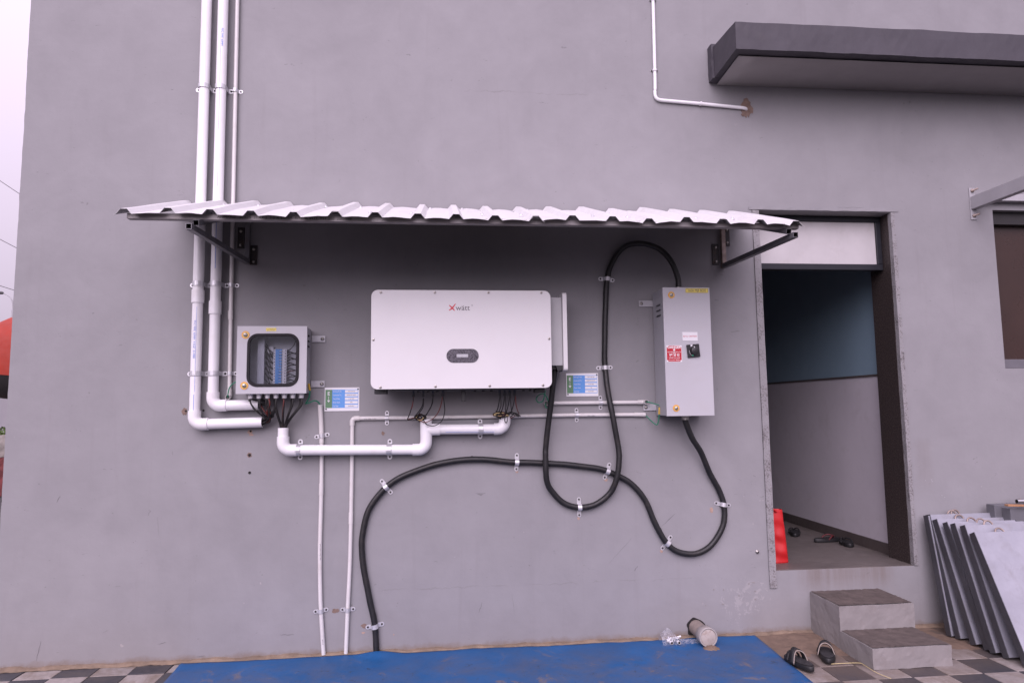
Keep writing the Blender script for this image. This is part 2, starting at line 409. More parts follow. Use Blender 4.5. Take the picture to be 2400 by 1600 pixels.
# ------------------------------------------------------------------ mesh helpers
ORIGIN = {}
class MB:
    def __init__(s):
        s.v, s.f, s.m, s.s = [], [], [], []
    def add(s, vs, fs, m=0, smooth=False):
        o = len(s.v)
        s.v += [Vector(v) for v in vs]
        for f in fs:
            s.f.append([i + o for i in f]); s.m.append(m); s.s.append(smooth)
        return s
    def box(s, x0, x1, y0, y1, z0, z1, m=0):
        vs = [(x, y, z) for x in (x0, x1) for y in (y0, y1) for z in (z0, z1)]
        return s.add(vs, [(0, 1, 3, 2), (4, 6, 7, 5), (0, 4, 5, 1), (2, 3, 7, 6), (0, 2, 6, 4), (1, 5, 7, 3)], m)
    def obox(s, c, ax, ay, az, hx, hy, hz, m=0):
        c = Vector(c); ax = Vector(ax).normalized() * hx; ay = Vector(ay).normalized() * hy; az = Vector(az).normalized() * hz
        vs = [c + ax * i + ay * j + az * k for i in (-1, 1) for j in (-1, 1) for k in (-1, 1)]
        return s.add(vs, [(0, 1, 3, 2), (4, 6, 7, 5), (0, 4, 5, 1), (2, 3, 7, 6), (0, 2, 6, 4), (1, 5, 7, 3)], m)
    def bar(s, p0, p1, w, h, side, m=0):
        p0, p1 = Vector(p0), Vector(p1)
        d = (p1 - p0); a = Vector(side).normalized(); b = d.cross(a)
        return s.obox((p0 + p1) / 2, d, a, b, d.length / 2, w / 2, h / 2, m)
    def cyl(s, p0, p1, r0, r1=None, n=18, c0=True, c1=True, m=0):
        p0, p1 = Vector(p0), Vector(p1)
        r1 = r0 if r1 is None else r1
        d = (p1 - p0).normalized()
        a = d.orthogonal().normalized(); b = d.cross(a)
        vs = []
        for p, r in ((p0, r0), (p1, r1)):
            vs += [p + (a * math.cos(2 * math.pi * i / n) + b * math.sin(2 * math.pi * i / n)) * r for i in range(n)]
        s.add(vs, [(i, (i + 1) % n, n + (i + 1) % n, n + i) for i in range(n)], m, True)
        if c0: s.add(vs[:n], [tuple(range(n))[::-1]], m)
        if c1: s.add(vs[n:], [tuple(range(n))], m)
        return s
    def tube(s, pts, r, n=10, cap=True, m=0, inner=None):
        pts = [Vector(p) for p in pts]
        rr = r if isinstance(r, (list, tuple)) else [r] * len(pts)
        T = []
        for i in range(len(pts)):
            a = pts[max(i - 1, 0)]; b = pts[min(i + 1, len(pts) - 1)]
            T.append((b - a).normalized())
        N = T[0].orthogonal().normalized()
        vs = []
        for i, p in enumerate(pts):
            N = (N - T[i] * N.dot(T[i])).normalized()
            B = T[i].cross(N)
            vs += [p + (N * math.cos(2 * math.pi * k / n) + B * math.sin(2 * math.pi * k / n)) * rr[i] for k in range(n)]
        fs = []
        for i in range(len(pts) - 1):
            for k in range(n):
                fs.append((i * n + k, i * n + (k + 1) % n, (i + 1) * n + (k + 1) % n, (i + 1) * n + k))
        s.add(vs, fs, m, True)
        if cap:
            s.add(vs[:n], [tuple(range(n))[::-1]], m)
            s.add(vs[-n:], [tuple(range(n))], m)
        return s
    def pipe(s, p0, p1, r, open0=False, open1=False, n=24, m=0, mi=1):
        """straight pipe; an open end shows its wall and hollow inside"""
        p0, p1 = Vector(p0), Vector(p1)
        s.cyl(p0, p1, r, n=n, c0=not open0, c1=not open1, m=m)
        d = (p1 - p0).normalized()
        for o, p, q in ((open0, p0, d), (open1, p1, -d)):
            if not o: continue
            a = q.orthogonal().normalized(); b = q.cross(a)
            c = [(a * math.cos(2 * math.pi * i / n) + b * math.sin(2 * math.pi * i / n)) for i in range(n)]
            vs = [p + v * r for v in c] + [p + v * r * 0.86 for v in c] + [p + v * r * 0.86 + q * min(0.12, (p1 - p0).length * .9) for v in c]
            s.add(vs, [(i, (i + 1) % n, n + (i + 1) % n, n + i) for i in range(n)], m)
            s.add(vs, [(n + i, n + (i + 1) % n, 2 * n + (i + 1) % n, 2 * n + i) for i in range(n)] + [tuple(2 * n + i for i in range(n))], mi, True)
        return s
    def prism(s, poly, d0, d1, axis='y', m=0, smooth=False):
        """poly is a list of (a, b); axis y -> (a, d, b), x -> (d, a, b), z -> (a, b, d)"""
        f = {'y': lambda a, b, d: (a, d, b), 'x': lambda a, b, d: (d, a, b), 'z': lambda a, b, d: (a, b, d)}[axis]
        n = len(poly)
        vs = [f(a, b, d0) for a, b in poly] + [f(a, b, d1) for a, b in poly]
        s.add(vs, [tuple(range(n)), tuple(range(n, 2 * n))[::-1]], m)
        s.add(vs, [(i, (i + 1) % n, n + (i + 1) % n, n + i) for i in range(n)], m, smooth)
        return s
    def frame(s, outer, inner, y0, y1, m=0):
        """flat ring between two outlines with the same number of points, from y0 (front) to y1"""
        n = len(outer)
        vs = [(a, y0, b) for a, b in outer] + [(a, y0, b) for a, b in inner] + [(a, y1, b) for a, b in outer] + [(a, y1, b) for a, b in inner]
        fs = []
        for i in range(n):
            j = (i + 1) % n
            fs += [(i, j, n + j, n + i), (2 * n + i, 3 * n + i, 3 * n + j, 2 * n + j), (i, 2 * n + i, 2 * n + j, j), (n + i, n + j, 3 * n + j, 3 * n + i)]
        return s.add(vs, fs, m)
    def lathe(s, prof, c, axis, n=24, m=0, cap=True):
        c = Vector(c); d = Vector(axis).normalized(); a = d.orthogonal().normalized(); b = d.cross(a)
        vs = []
        for h, r in prof:
            vs += [c + d * h + (a * math.cos(2 * math.pi * i / n) + b * math.sin(2 * math.pi * i / n)) * r for i in range(n)]
        k = len(prof)
        s.add(vs, [(j * n + i, j * n + (i + 1) % n, (j + 1) * n + (i + 1) % n, (j + 1) * n + i) for j in range(k - 1) for i in range(n)], m, True)
        if cap: s.add(vs[:n], [tuple(range(n))], m); s.add(vs[-n:], [tuple(range(n))], m)
        return s
    def grid(s, fn, nu, nv, m=0, smooth=True):
        vs = [fn(i / nu, j / nv) for j in range(nv + 1) for i in range(nu + 1)]
        w = nu + 1
        return s.add(vs, [(j * w + i, j * w + i + 1, (j + 1) * w + i + 1, (j + 1) * w + i) for j in range(nv) for i in range(nu)], m, smooth)
    def rough_box(s, x0, x1, y0, y1, z0, z1, step=0.05, amp=0.004, seed=0, m=0, fr=9.0):
        nx, ny, nz = [max(1, int(round(abs(b - a) / step))) for a, b in ((x0, x1), (y0, y1), (z0, z1))]
        def j(p):
            v = noise.noise_vector(Vector(p) * fr + Vector((seed, 3.1, 7.7))) * amp
            v += noise.noise_vector(Vector(p) * fr * 4 + Vector((seed, 3.1, 7.7))) * amp * 0.5
            return Vector(p) + v
        L = lambda a, b, t: a + (b - a) * t
        for z in (z0, z1): s.grid(lambda u, v: j((L(x0, x1, u), L(y0, y1, v), z)), nx, ny, m, False)
        for y in (y0, y1): s.grid(lambda u, v: j((L(x0, x1, u), y, L(z0, z1, v))), nx, nz, m, False)
        for x in (x0, x1): s.grid(lambda u, v: j((x, L(y0, y1, u), L(z0, z1, v))), ny, nz, m, False)
        return s
    def build(s, name, mats, parent=None, bevel=0.0, weld=False, thick=0.0, subsurf=0):
        o0 = ORIGIN.get(parent.name, Vector()) if parent else Vector()
        me = bpy.data.meshes.new(name)
        me.from_pydata([tuple(v - o0) for v in s.v], [], s.f)
        for i, p in enumerate(me.polygons):
            p.material_index = s.m[i]; p.use_smooth = s.s[i]
        bm = bmesh.new(); bm.from_mesh(me)
        if weld: bmesh.ops.remove_doubles(bm, verts=bm.verts, dist=1e-5)
        bmesh.ops.recalc_face_normals(bm, faces=bm.faces)
        bm.to_mesh(me); bm.free()
        for k in (mats if isinstance(mats, (list, tuple)) else [mats]):
            me.materials.append(MATS[k])
        o = bpy.data.objects.new(name, me)
        COL.objects.link(o)
        if parent:
            o.parent = parent
            ORIGIN[o.name] = o0
        else:
            ORIGIN[o.name] = Vector()
        if thick:
            md = o.modifiers.new('thickness', 'SOLIDIFY'); md.thickness = thick; md.offset = 0
        if bevel:
            md = o.modifiers.new('bevel', 'BEVEL'); md.width = bevel; md.segments = 2; md.limit_method = 'ANGLE'; md.angle_limit = math.radians(40)
        if subsurf:
            md = o.modifiers.new('smooth', 'SUBSURF'); md.levels = subsurf; md.render_levels = subsurf
        return o

def thing(name, label, cat, loc, group=None):
    o = bpy.data.objects.new(name, None)
    COL.objects.link(o)
    o.location = loc
    o.empty_display_size = 0.05
    ORIGIN[o.name] = Vector(loc)
    o['label'] = label; o['category'] = cat
    if group: o['group'] = group
    return o
def tag(o, label, cat, group=None):
    o['label'] = label; o['category'] = cat
    if group: o['group'] = group
    return o
def struct(o, label, cat='ground'):
    o['kind'] = 'structure'; o['label'] = label; o['category'] = cat
    return o

def rr(x0, x1, z0, z1, r, n=6):
    out = []
    for cx, cz, a0 in ((x1 - r, z1 - r, 0), (x0 + r, z1 - r, 90), (x0 + r, z0 + r, 180), (x1 - r, z0 + r, 270)):
        for i in range(n + 1):
            a = math.radians(a0 + 90 * i / n)
            out.append((cx + r * math.cos(a), cz + r * math.sin(a)))
    return out
def disc(cx, cz, r, n=20):
    return [(cx + r * math.cos(2 * math.pi * i / n), cz + r * math.sin(2 * math.pi * i / n)) for i in range(n)]
def spline(pts, k=8):
    P = [Vector(p) for p in pts]
    P = [P[0] * 2 - P[1]] + P + [P[-1] * 2 - P[-2]]
    out = []
    for i in range(1, len(P) - 2):
        a, b, c, d = P[i - 1:i + 3]
        for j in range(k):
            t = j / k
            out.append(0.5 * ((2 * b) + (c - a) * t + (2 * a - 5 * b + 4 * c - d) * t * t + (3 * b - a - 3 * c + d) * t ** 3))
    out.append(P[-2])
    return out
def text(name, s, size, x, y, z, mat, parent, align='CENTER', wx=1.0, rot=0.0, bold=0.0):
    cu = bpy.data.curves.new('txt', 'FONT')
    cu.body = s; cu.size = size; cu.align_x = align; cu.align_y = 'CENTER'; cu.offset = bold; cu.resolution_u = 3
    ob = bpy.data.objects.new('txt', cu)
    COL.objects.link(ob)
    bpy.context.view_layer.update()
    me = bpy.data.meshes.new_from_object(ob.evaluated_get(bpy.context.evaluated_depsgraph_get()))
    bpy.data.objects.remove(ob)
    me.name = name
    c, sn = math.cos(rot), math.sin(rot)
    o0 = ORIGIN.get(parent.name, Vector())
    for v in me.vertices:
        a, b = v.co.x * wx, v.co.y
        v.co = Vector((x + a * c - b * sn, y, z + a * sn + b * c)) - o0
    me.materials.clear(); me.materials.append(MATS[mat])
    o = bpy.data.objects.new(name, me)
    COL.objects.link(o); o.parent = parent
    ORIGIN[o.name] = o0
    return o
def arc(c, a, b, R, k=8):
    """points of a quarter bend round centre c from direction a to direction b"""
    c, a, b = Vector(c), Vector(a), Vector(b)
    return [c + a * R * math.cos(math.pi / 2 * i / k) + b * R * math.sin(math.pi / 2 * i / k) for i in range(k + 1)]
def elbow(parent, corner, d_in, d_out, r, R=0.048, sock=0.035, mat='pvc_white', open_out=False):
    """pipe fitting at a corner: d_in points back along the first pipe, d_out along the second"""
    corner, d_in, d_out = Vector(corner), Vector(d_in), Vector(d_out)
    c = corner + (d_in + d_out) * R
    pts = [corner + d_in * (R + sock)] + arc(c, -d_out, -d_in, R, 9) + [corner + d_out * (R + sock)]
    mb = MB().tube(pts, r + 0.0055, n=24)
    return mb.build('elbow', [mat, 'pvc_inside_shade'], parent)

def clamp(parent, x, z, ang, r, ya, w=0.028, tab=0.020, y_wall=-0.001, mat='galvanised'):
    """saddle strap over a pipe whose axis runs at angle ang (from +X, in the wall plane) ya in front of the wall"""
    d = Vector((math.cos(ang), 0, math.sin(ang))); u = Vector((-math.sin(ang), 0, math.cos(ang)))
    R = r + 0.0018
    prof = [(-R - tab, 0.0), (-R - 0.003, 0.0), (-R, -0.004)]
    prof += [(R * math.cos(math.pi - math.pi * i / 12), ya - R * math.sin(math.pi * i / 12)) for i in range(13)]
    prof += [(R, -0.004), (R + 0.003, 0.0), (R + tab, 0.0)]
    mb = MB()
    c = Vector((x, 0, z))
    vs = []
    for a, b in prof:
        for s_ in (-1, 1):
            vs.append(c + u * a + d * s_ * w / 2 + Vector((0, b + y_wall - 0.0015, 0)))
    mb.add(vs, [(2 * i, 2 * i + 1, 2 * i + 3, 2 * i + 2) for i in range(len(prof) - 1)], 0, False)
    for s_ in (-1, 1):
        e = c + u * s_ * (R + tab) + Vector((0, y_wall - 0.0015, 0))
        pts = [e + d * (w / 2) * math.cos(math.pi * i / 8) + u * s_ * (w / 2) * math.sin(math.pi * i / 8) for i in range(9)]
        mb.add(pts, [tuple(range(9))])
    o = mb.build('clamp', mat, parent, thick=0.0022, weld=True)
    for s_ in (-1, 1):
        e = c + u * s_ * (R + tab - 0.001)
        MB().cyl(e + Vector((0, -0.001, 0)), e + Vector((0, -0.0065, 0)), 0.0062, n=10).build('screw', 'screw_dark', o)
    return o

# ------------------------------------------------------------------ ground
g = MB().grid(lambda u, v: (-60 + 120 * u, -60 + 140 * v, -0.06), 4, 4).build('ground', 'dark_yard')
struct(g, 'unseen worn yard surface, made dark to limit bounced light, stretching away round the building')
pav = bpy.data.objects.new('pavement', None); COL.objects.link(pav); ORIGIN['pavement'] = Vector()
struct(pav, 'worn chequered pavement of dark and pale tiles along the wall', 'pavement')
MB().box(-2.9, 4.9, -2.4, 0.0, -0.055, -0.0055).build('bedding', 'grout', pav)
PT, GX, GY = 0.206, -1.579, -0.153
tile_me = {}
def tile_mesh(kind, y1, y0):
    key = (kind, round(y1 - y0, 3))
    if key not in tile_me:
        o = MB().box(-PT / 2 + .0022, PT / 2 - .0022, -(y1 - y0) / 2 + .0022, (y1 - y0) / 2 - .0022, -0.03, 0.0).build('tile', kind)
        tile_me[key] = o.data
        bpy.data.objects.remove(o)
    return tile_me[key]
for mrow in range(0, 8):
    for k in range(-6, 31):
        y1 = GY - PT * (mrow - 1) if mrow else -0.002
        y0 = GY - PT * mrow
        kind = 'tile_light' if (k + mrow) % 2 == 0 else 'tile_dark'
        o = bpy.data.objects.new('tile', tile_mesh(kind, y1, y0))
        COL.objects.link(o); o.parent = pav
        o.location = (GX + PT * (k + .5), (y0 + y1) / 2, random.uniform(-.0022, .0012))
        o.rotation_euler = (random.uniform(-.006, .006), random.uniform(-.006, .006), random.uniform(-.004, .004))
        md = o.modifiers.new('bevel', 'BEVEL'); md.width = 0.002; md.segments = 1
def far_tiles():
    m, t, b = nodes('tile_far')
    p = geo_pos(t)
    mp = t.nodes.new('ShaderNodeMapping')
    mp.inputs['Location'].default_value = (-GX, -GY, 0)
    t.links.new(p, mp.inputs['Vector'])
    ch = t.nodes.new('ShaderNodeTexChecker')
    ch.inputs['Scale'].default_value = 1 / PT
    ch.inputs['Color1'].default_value = (0.26, 0.235, 0.21, 1); ch.inputs['Color2'].default_value = (0.045, 0.044, 0.05, 1)
    t.links.new(mp.outputs[0], ch.inputs['Vector'])
    c = mixc(t, ramp(t, noise_tex(t, p, 5, 6, 0.7), [(0.42, 0.0), (0.7, 0.7)]), ch.outputs['Color'], (0.13, 0.105, 0.085))
    t.links.new(c, b.inputs['Base Color'])
    b.inputs['Roughness'].default_value = 0.7
far_tiles()
yf = GY - PT * 7
MB().box(GX - PT * 6, GX + PT * 31, -2.4, yf - .002, -0.05, 0.0).build('far_tiling', 'tile_far', pav)
# lumpy mortar fillet where the tiles meet the wall
def fillet(u, v):
    x = -2.62 + 6.9 * u
    n1 = noise.noise(Vector((x * 5, 0, 3))) ; n2 = noise.noise(Vector((x * 19, v * 3, 8)))
    d = 0.030 + 0.016 * n1 + 0.009 * n2
    h = 0.017 + 0.011 * noise.noise(Vector((x * 7, 4, 1))) + 0.006 * n2
    a = v * math.pi / 2
    return (x, 0.004 - (d + .004) * math.sin(a), max(0.0, h) * math.cos(a) + 0.0015 + 0.003 * noise.noise(Vector((x * 60, v * 5, 2))))
MB().grid(fillet, 460, 5).build('mortar_fillet', 'mortar', pav)
# earth spilled on the tiles beside the steps
def spill(u, v):
    x = 1.86 + 1.45 * u
    y = -0.47 * v
    e = min(u * 5, (1 - u) * 5, (1 - v) * 2.2, 1.0)
    h = 0.012 * e + 0.006 * e * noise.noise(Vector((x * 9, y * 9, 2))) + 0.004 * e * noise.noise(Vector((x * 31, y * 31, 5)))
    return (x, y, h - 0.004 - 0.004 * max(0, noise.noise(Vector((x * 6, y * 6, 9)))))
MB().grid(spill, 110, 40).build('spilled_earth', 'earth_dirt', pav)

# ------------------------------------------------------------------ building
bld = thing('building', 'grey rendered building with an open doorway, concrete ledge and brown window', 'building', (0, 0, 0))
X0, X1, ZT = -2.598, 7.5, 6.4
DX0, DX1, DZ0, DZ1 = 2.122, 3.168, 0.398, 2.815       # doorway incl. stone jambs
WX0, WX1, WZ0, WZ1 = 3.921, 5.2, 1.713, 2.847         # window
TH = 0.25
mb = MB()
xs = sorted([X0, DX0, DX1, WX0, WX1, X1]); zs = sorted([-0.3, DZ0, WZ0, DZ1, WZ1, ZT])
def hole(x, z):
    return (DX0 < x < DX1 and DZ0 < z < DZ1) or (WX0 < x < WX1 and WZ0 < z < WZ1)
for i in range(len(xs) - 1):
    for j in range(len(zs) - 1):
        if hole((xs[i] + xs[i + 1]) / 2, (zs[j] + zs[j + 1]) / 2): continue
        a, b, c, d = xs[i], xs[i + 1], zs[j], zs[j + 1]
        if i == 0:          # left column: the plastered corner is not a perfect line
            nz = max(2, int((d - c) / 0.035))
            ed = lambda v: a + 0.006 * noise.noise(Vector((0, 0, (c + (d - c) * v) * 1.4))) + 0.0035 * noise.noise(Vector((3, 0, (c + (d - c) * v) * 14)))
            mb.grid(lambda u, v: (ed(v) * (1 - u) + b * u, 0.0, c + (d - c) * v), 1, nz, 0, False)
            mb.grid(lambda u, v: (ed(v), TH * u, c + (d - c) * v), 1, nz, 0, False)
        else:
            mb.add([(a, 0, c), (b, 0, c), (b, 0, d), (a, 0, d)], [(0, 1, 2, 3)])
        mb.add([(a, TH, c), (b, TH, c), (b, TH, d), (a, TH, d)], [(0, 3, 2, 1)])
for (a, b, c, d) in ((DX0, DX1, DZ0, DZ1), (WX0, WX1, WZ0, WZ1)):
    mb.add([(a, 0, c), (a, TH, c), (a, TH, d), (a, 0, d)], [(0, 1, 2, 3)])
    mb.add([(b, 0, c), (b, TH, c), (b, TH, d), (b, 0, d)], [(3, 2, 1, 0)])
    mb.add([(a, 0, d), (b, 0, d), (b, TH, d), (a, TH, d)], [(3, 2, 1, 0)])
    mb.add([(a, 0, c), (b, 0, c), (b, TH, c), (a, TH, c)], [(0, 1, 2, 3)])
wall = mb.build('wall', 'wall_paint', bld, weld=True)
MB().box(X0 + .004, X0 + .24, TH + .002, 7.0, -0.3, ZT).build('side_wall', 'wall_paint', bld)
MB().box(X0 - .1, X1, -0.12, 7.1, ZT + .002, ZT + .18).build('roof_slab', 'ledge_paint', bld)
MB().box(X1 - .24, X1, TH + .002, 7.0, -0.3, ZT - .002).build('side_wall', 'wall_paint', bld)
MB().box(X0 + .245, X1 - .245, 6.76, 7.0, -0.3, ZT - .004).build('rear_wall', 'wall_paint', bld)
# stone jambs of the doorway: their speckled front edges show as narrow strips
MB().rough_box(DX0 + .001, 2.169, -0.009, TH - .012, 0.293, DZ1 - .003, 0.06, 0.0022, 3, fr=14).build('door_jamb', 'stone_edge', bld)
MB().rough_box(3.138, DX1 - .001, -0.008, 0.028, DZ0 + .002, DZ1 - .003, 0.06, 0.0022, 5, fr=14).build('door_jamb', 'stone_edge', bld)
MB().box(3.136, DX1 - .002, 0.030, TH + .004, DZ0 + .002, DZ1 - .004).build('jamb_lining', 'stone_jamb', bld)
fr = MB()
fr.box(2.1705, 3.1350, 0.105, 0.165, 2.424, 2.467)
fr.box(3.096, 3.1345, 0.106, 0.164, 2.4675, DZ1 - .042)
fr.box(2.1705, 3.1345, 0.107, 0.163, DZ1 - .041, DZ1 - .006)  # dark top bar stands for the shadowed void above the panel
fr.build('door_frame_gap_shade', 'door_frame_gap_shade', bld, bevel=0.003)
MB().box(2.172, 3.0955, 0.120, 0.136, 2.4678, 2.7725).build('transom_panel', 'transom_board', bld)
# room behind the doorway
MB().box(1.75, 3.2, TH + .001, 5.2, 0.30, DZ0 - .001).build('room_floor', 'room_floor', bld)
MB().rough_box(2.1695, 3.1355, 0.002, TH + .02, 0.36, DZ0 + .004, 0.04, 0.003, 9, fr=12).build('threshold', 'room_floor', bld)
MB().box(3.2, 3.3, TH + .003, 5.2, DZ0, 1.688).build('room_wall', 'room_pale', bld)
MB().box(3.2, 3.3, TH + .003, 5.2, 1.692, 3.0).build('room_wall', 'room_blue', bld)
MB().box(3.193, 3.2, TH + .004, 5.2, 1.682, 1.696).build('dado_strip', 'skirting', bld)
MB().box(3.188, 3.2, TH + .005, 5.2, DZ0, 0.474).build('skirting', 'skirting', bld)
MB().box(1.65, 1.75, TH + .003, 5.2, DZ0, 3.0).build('room_wall', 'room_pale', bld)
MB().box(1.65, 3.3, 5.2, 5.3, 0.3, 3.0).build('room_wall', 'room_blue', bld)
MB().box(1.65, 3.3, TH + .003, 5.3, 3.0, 3.1).build('room_ceiling', 'soffit_paint', bld)
# raised plaster band with ragged edges over the doorway
MB().rough_box(2.10, 3.20, -0.006, 0.001, 2.818, 2.838, 0.03, 0.003, 12, fr=14).build('lintel_band', 'wall_paint', bld)
# concrete ledge (dark painted) with pale soffit
mb = MB()
def ledge_pt(x, y, z, s):
    return Vector((x, y, z)) + noise.noise_vector(Vector((x, y, z)) * 5 + Vector((s, 0, 0))) * 0.004 + noise.noise_vector(Vector((x, y, z)) * 24 + Vector((s, 0, 0))) * 0.0018
nx = 130
def LX(u): return 1.868 + 5.4 * u
prof = [(0.0, 3.714), (-0.42, 3.738), (-0.42, 3.921), (0.0, 3.945)]
for i in range(3):
    a, b = prof[i], prof[i + 1]
    mb.grid(lambda u, v: ledge_pt(LX(u), a[0] + (b[0] - a[0]) * v, a[1] + (b[1] - a[1]) * v, 1), nx, 6 if i != 1 else 3, 0, False)
mb.grid(lambda u, v: ledge_pt(1.868, -0.42 * u, (3.714 + .024 * u) * (1 - v) + (3.945 - .024 * u) * v, 1), 6, 3, 0, False)
led = mb.build('ledge', 'ledge_paint', bld, weld=True)
mb = MB()
mb.grid(lambda u, v: (1.91 + 5.3 * u, -0.004 - 0.355 * v, 3.7035 + 0.0203 * v), 40, 2)
mb.build('soffit', 'soffit_paint', led, thick=0.004)
MB().rough_box(1.853, 1.895, -0.07, 0.001, 3.716, 3.965, 0.03, 0.006, 4, fr=14).build('ledge_stub', 'ledge_paint', led)
# window at the right
win = MB()
win.box(WX0 + .002, WX1 - .002, 0.045, 0.11, WZ0 + .003, WZ0 + .066)
wo = win.build('window', 'window_frame', bld, bevel=0.003)
MB().box(WX0 + .004, WX1 - .004, 0.105, 0.12, WZ0 + .067, WZ1 - .092).build('pane', 'window_board', wo)
MB().box(WX0 + .003, WX1 - .003, 0.05, 0.115, WZ1 - .09, WZ1 - .002).build('window_head', 'window_dark', wo)
MB().box(WX0 + .0025, WX0 + .03, 0.06, 0.104, WZ0 + .067, WZ1 - .092).build('window_stile', 'window_dark', wo)
# drilled holes and chipped plaster on the wall
def chip(x, z, rx, rz, seed, mat='plaster_chip', y=-0.0012, n=16):
    rnd = random.Random(seed)
    poly = [(x + rx * (0.65 + .5 * rnd.random()) * math.cos(2 * math.pi * i / n), z + rz * (0.65 + .5 * rnd.random()) * math.sin(2 * math.pi * i / n)) for i in range(n)]
    return MB().prism(poly, y, 0.001).build('chipped_plaster', mat, bld)
def hole_at(x, z, r=0.008):
    MB().prism(disc(x, z, r, 10), -0.0026, 0.0).build('drill_hole', 'hole_dark', bld)
for i, (x, z, rx, rz) in enumerate(((-1.575, 1.483, .018, .024), (-1.183, 1.352, .017, .014), (-1.176, 1.335, .014, .008), (-1.183, 1.211, .016, .016), (-.372, 1.331, .012, .014), (.474, 1.075, .010, .010),
        (1.052, 1.010, .012, .012), (.868, .772, .009, .012), (1.405, .548, .010, .012), (1.752, .800, .014, .018), (-.652, .262, .024, .014), (-.478, .165, .02, .014), (-.485, .125, .012, .006), (-.30, .105, .005, .004))):
    chip(x, z, rx, rz, 40 + i, 'plaster_bare' if i in (0, 3, 4, 10, 11) else 'plaster_chip')
for x, z in ((-1.180, 1.357), (-1.183, 1.211), (-1.180, 1.104), (-1.464, 1.488), (-1.183, 1.392), (-1.568, 1.486), (0.187, 1.172)):
    hole_at(x, z, 0.0085 if z < 1.3 else 0.0065)
for i, (xa_, za_, xb2, zb2) in enumerate([(1.057, 0.483, 1.213, 0.638), (1.221, 0.429, 1.247, 0.463), (1.413, 0.705, 1.507, 0.786), (-1.711, 0.854, -1.701, 0.738), (-2.289, 0.95, -2.272, 0.992), (-2.359, 0.049, -2.335, 0.162), (-1.993, 0.193, -1.963, 0.206), (-1.684, 0.111, -1.635, 0.121), (-1.458, 0.03, -1.416, 0.033), (-1.642, 1.248, -1.636, 1.217), (1.829, 2.188, 1.859, 2.186), (2.171, 2.838, 2.359, 2.838), (2.744, 2.845, 2.949, 2.846), (2.112, 2.816, 2.136, 2.813), (-2.398, 1.063, -2.391, 1.065), (0.433, 0.321, 0.447, 0.191), (0.245, 0.277, 0.223, 0.213), (-0.982, 0.134, -0.894, 0.132), (3.219, 1.565, 3.251, 1.567), (-2.143, 2.088, -2.128, 2.093)]):
    p_, q_ = Vector((xa_, 0, za_)), Vector((xb2, 0, zb2))
    n_v = (q_ - p_).cross(Vector((0, 1, 0))).normalized()
    top, bot = [], []
    for k in range(9):
        u = k / 8; c_ = p_.lerp(q_, u) + n_v * .004 * noise.noise(Vector((i * 3.1, k * .7, 0)))
        w_ = (.0003 + .0014 * math.sin(math.pi * u)) * (.6 + .6 * random.random())
        top.append(c_ + n_v * w_); bot.append(c_ - n_v * w_)
    poly = [(v.x, v.z) for v in top + bot[::-1]]
    MB().prism(poly, -0.0007, 0.0005).build('scuff_mark', 'scuff' if i % 3 else 'scuff_faint', bld)
chip(2.118, 3.541, .048, .068, 77, 'plaster_bare', -0.004, 26)
for i in range(9):                                   # flaked paint beside the doorway foot
    x = 1.93 + random.gauss(0, .09); z = 0.235 + random.gauss(0, .075) - abs(x - 1.93) * .2
    if z > 0.03 and x < 2.10: chip(x, z, random.uniform(.003, .012), random.uniform(.002, .007), 300 + i, 'step_plaster', -0.0015, 9)
for i in range(6):
    chip(random.uniform(3.2, 3.7), random.uniform(.8, 1.0), .0026, .0018, 400 + i, 'box_grey', -0.0012, 7)

# ------------------------------------------------------------------ steps
st = thing('concrete_steps', 'two grey plastered concrete steps with dirty brown treads below the doorway', 'steps', (2.63, -0.3, 0))
u_ = MB().rough_box(2.394, 2.880, -0.337, -0.001, 0.0, 0.256, 0.024, 0.0028, 1, fr=16).build('upper_step', 'step_plaster', st, weld=True)
MB().grid(lambda a, b: (2.401 + .473 * a, -.330 + .327 * b, .2605 + .0035 * noise.noise(Vector((a * 22, b * 16, 1)))), 40, 28).build('tread', 'step_tread', u_)
l_ = MB().rough_box(2.392, 2.868, -0.652, -0.338, 0.0, 0.113, 0.024, 0.0028, 2, fr=16).build('lower_step', 'step_plaster', st, weld=True)
MB().grid(lambda a, b: (2.399 + .463 * a, -.645 + .304 * b, .1175 + .0035 * noise.noise(Vector((a * 22, b * 16, 6)))), 40, 28).build('tread', 'step_tread', l_)

# ------------------------------------------------------------------ blue mat on the pavement
def matpt(u, v):
    xl = -1.536 + 0.05 * v; xr = 1.992 - 0.04 * v
    x = xl + (xr - xl) * u
    yb = -0.034 + 0.014 * u + 0.006 * noise.noise(Vector((x * 2.2, 0, 0)))
    y = yb + (-0.98 - yb) * v
    h = 0.007 + 0.006 * noise.noise(Vector((x * 2.0, y * 2.6, 0))) + 0.003 * noise.noise(Vector((x * 9, y * 9, 4)))
    h += 0.024 * math.exp(-((x + .39) / .10) ** 2 - ((y + .04) / .05) ** 2)
    if v < 0.001: h *= 0.8
    return (x, y, max(h, 0.0035) + 0.0008)
o = MB().grid(matpt, 150, 44).build('floor_mat', 'mat_blue', thick=0.0025)
tag(o, 'worn blue plastic mat spread over the pavement at the foot of the wall', 'mat')

